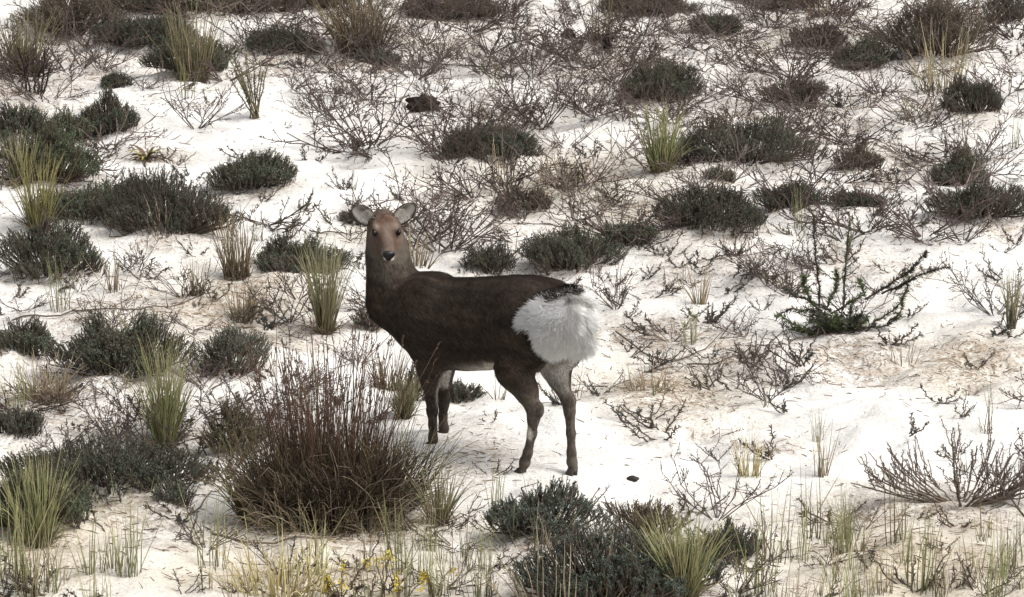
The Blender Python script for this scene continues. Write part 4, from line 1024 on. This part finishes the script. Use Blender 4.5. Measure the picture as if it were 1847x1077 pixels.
def merged(extra, protos, name, m, label, cat):
    """the rest, past the three hundred built singly, as one mesh"""
    tri = {}
    for k in {e[2] for e in extra}:
        m_ = protos[k]; v = np.zeros(len(m_.vertices) * 3, np.float32); m_.vertices.foreach_get('co', v); li = np.zeros(len(m_.loops), np.int32); m_.loops.foreach_get('vertex_index', li)
        lt = np.zeros(len(m_.polygons), np.int32); m_.polygons.foreach_get('loop_total', lt); ls = np.zeros(len(m_.polygons), np.int32); m_.polygons.foreach_get('loop_start', ls)
        cv = np.zeros(len(m_.vertices) * 4, np.float32); m_.attributes['col'].data.foreach_get('color', cv)
        tri[k] = (v.reshape(-1, 3), [li[ls[lt == q][:, None] + np.arange(q)] for q in (3, 4) if (lt == q).any()], cv.reshape(-1, 4)[:, :3])
    mb = MB()
    for p, s, k in extra:
        v, fs, c = tri[k]; a = rs.uniform(0, 6.28); R_ = np.array([[math.cos(a), -math.sin(a), 0], [math.sin(a), math.cos(a), 0], [0, 0, 1]])
        n0 = mb.n
        mb.add(v @ R_.T * s + p, fs[0], c)
        for f in fs[1:]: mb.F.setdefault(f.shape[1], []).append(f + n0)
    o = obj(name, mb.mesh(name, False), m); tag(o, label, cat); o['kind'] = 'stuff'
for _ in range(80):      # the heath goes on past the picture's edges
    sd = rs.integers(3); y = rs.uniform(-2.5, 15.5); hw_ = (y + 18.2) * 0.122
    x = (-hw_ - rs.uniform(.1, 1.6)) if sd == 0 else (hw_ + rs.uniform(.1, 1.6)) if sd == 1 else rs.uniform(-5, 5)
    if sd == 2: y = rs.uniform(13.6, 17.5)
    extra.append((np.array([x, y, float(ground_h(x, y))]), rs.uniform(.6, 1.2), int(rs.integers(len(HP)))))
if extra: merged(extra, HP, 'heather_web', M_WOOD, 'web of bare mauve heather twigs covering the far sand', 'heather')
sp_ = sorted(spots(SPRIG, rs, 1.0), key=lambda q: -q[1]); extra = []; nh = 0
for px, py in sp_:
    p = at(px, py)
    if not clear_of_deer(p, .10): continue
    s = rs.uniform(.7, 1.5); k = int(rs.integers(len(SP)))
    if nh >= 300: extra.append((p, s, k)); continue
    nh += 1
    o = obj('leafy_sprig', SP[k], M_LEAF, loc=p, rz=rs.uniform(0, 6.28), sc=(s, s, s))
    tag(o, ('tiny ' if s < .95 else 'larger ' if s > 1.25 else 'small ') + SK[k % 4] + ' beside the ' + nearest(p[0], p[1]), 'sprig', 'leafy sprigs on the sand')
if extra: merged(extra, SP, 'sprig_carpet', M_LEAF, 'carpet of tiny leafy sprigs among the far heather twigs', 'sprigs')
# thin grass wisps: sparse in the middle, a fringe along the lower right edge
WP = []
for k in range(6):
    WP.append(tuft_mesh([.10, .16, .12, .2, .14, .1][k], [.16, .22, .26, .2, .3, .18][k], ['green', 'lime', 'green', 'dead', 'lime', 'yolive'][k], [9, 14, 10, 12, 16, 8][k], 580 + k, foot=.6, rad=.0015))
wl = [(rs.uniform(1330, 1860), rs.uniform(960, 1112)) for _ in range(44)] + [(rs.uniform(360, 900), rs.uniform(990, 1105)) for _ in range(30)] + [(rs.uniform(-10, 260), rs.uniform(1020, 1105)) for _ in range(16)]
wl += [(rs.uniform(0, 1847), rs.uniform(120, 960)) for _ in range(46)]
for px, py in wl:
    p = at(px, py)
    if not clear_of_deer(p): continue
    s = rs.uniform(.6, 1.15) * (1.25 if py > 960 else 1.0)
    k = int(rs.integers(len(WP)))
    o = obj('grass_wisp', WP[k], M_GRASS, loc=p, rz=rs.uniform(0, 6.28), sc=(s, s, s))
    tag(o, ['short green', 'bright green', 'upright green', 'dry yellow', 'tall bright', 'olive'][k] + (' small' if s < .85 else '') + ' grass wisp beside the ' + nearest(p[0], p[1]), 'grass', 'thin grass wisps on the sand')
# runners and fallen sticks lying on the sand
ST = [((20,580),(180,560),(350,540)), ((1110,605),(1230,650),(1330,560)), ((760,110),(860,102),(950,96)), ((640,180),(700,190),(740,200)), ((1240,662),(1330,645),(1420,600)),
 ((1600,196),(1640,210),(1690,225)), ((350,985),(345,945),(400,880)), ((700,240),(760,245),(830,225)), ((1270,470),(1320,465),(1400,455)), ((380,965),(560,975),(640,940)),
 ((1090,92),(1160,88),(1220,86)), ((1400,640),(1440,615),(1500,612)), ((1330,15),(1480,16),(1600,18)), ((120,250),(240,255),(330,248)), ((560,430),(600,424),(650,416))]
for i, pts in enumerate(ST):
    P = np.array([at(*q) for q in pts]); r = np.random.default_rng(620 + i); K = 16; t = np.linspace(0, 1, K)
    Q = P[0][None] * ((1 - t) ** 2)[:, None] + (P[1] * 2 - (P[0] + P[2]) / 2)[None] * (2 * t * (1 - t))[:, None] + P[2][None] * (t ** 2)[:, None]
    Q[:, :2] += np.cumsum(r.normal(0, .006, (K, 2)), 0); Q[:, 2] = ground_h(Q[:, 0], Q[:, 1]) + .003 + .012 * np.abs(np.sin(t * 7 + i))
    o0 = Q.mean(0).copy(); o0[2] = Q[:, 2].min(); mb = MB(); c = [(.075, .058, .046), (.13, .10, .08), (.30, .25, .19)][(2 if i == 5 else i % 2)]
    tubes(mb, (Q - o0)[None], np.linspace(.0048, .0022, K)[None], np.tile(np.array(c), (1, K, 1)), 5)
    m = 7; kk = r.integers(2, K - 2, m); d = r.normal(0, 1, (m, 3)); d[:, 2] = np.abs(d[:, 2]) * .6; Pm = curves((Q - o0)[kk], d, r.uniform(.04, .11, m), 5, np.zeros(m), .12, r)
    tubes(mb, Pm, np.linspace(.0026, .0014, 5)[None].repeat(m, 0), np.tile(np.array(c), (m, 5, 1)))
    s = obj('fallen_stick', mb.mesh('fallen_stick'), M_WOOD, loc=o0)
    tag(s, ('pale ' if i == 5 else '') + 'dead stick lying on sand beside the ' + nearest(o0[0], o0[1]), 'stick', 'dead sticks lying on the sand')
# litter crumbs: short dead twigs, uncountable
nL = 24000; r = np.random.default_rng(700)
qx = r.uniform(-4.4, 4.6, nL * 3); qy = r.uniform(-2.6, 13.6, nL * 3)
ix = np.clip(np.searchsorted(gx, qx), 0, nx - 1); iy = np.clip(np.searchsorted(gy, qy), 0, ny - 1)
pr = lf.reshape(ny, nx)[iy, ix]; keep = r.random(len(qx)) < (0.05 + 0.9 * pr ** 1.2)
qx, qy = qx[keep][:nL], qy[keep][:nL]; n = len(qx)
a = r.uniform(0, 6.283, n); L = r.uniform(.012, .06, n) * r.uniform(.4, 1.2, n); K = 3
t = np.linspace(-.5, .5, K)[None]; P = np.zeros((n, K, 3)); P[:, :, 0] = qx[:, None] + np.cos(a)[:, None] * L[:, None] * t; P[:, :, 1] = qy[:, None] + np.sin(a)[:, None] * L[:, None] * t
P[:, 1, :2] += r.normal(0, .003, (n, 2)); P[:, :, 2] = ground_h(P[:, :, 0], P[:, :, 1]) + .002 + np.abs(r.normal(0, .006, (n, 1))) * (1 + t)
cc = vary((.14, .105, .08), n, r, .35); cc[r.random(n) < .25] = np.array([.26, .20, .13])
mb = MB(); tubes(mb, P, r.uniform(.0011, .0026, n)[:, None] * np.array([1, 1, .6])[None], kcol(cc, cc, K))
lit = obj('twig_litter', mb.mesh('twig_litter'), M_WOOD); tag(lit, 'short dead twigs and crumbs strewn over the white sand', 'litter'); lit['kind'] = 'stuff'
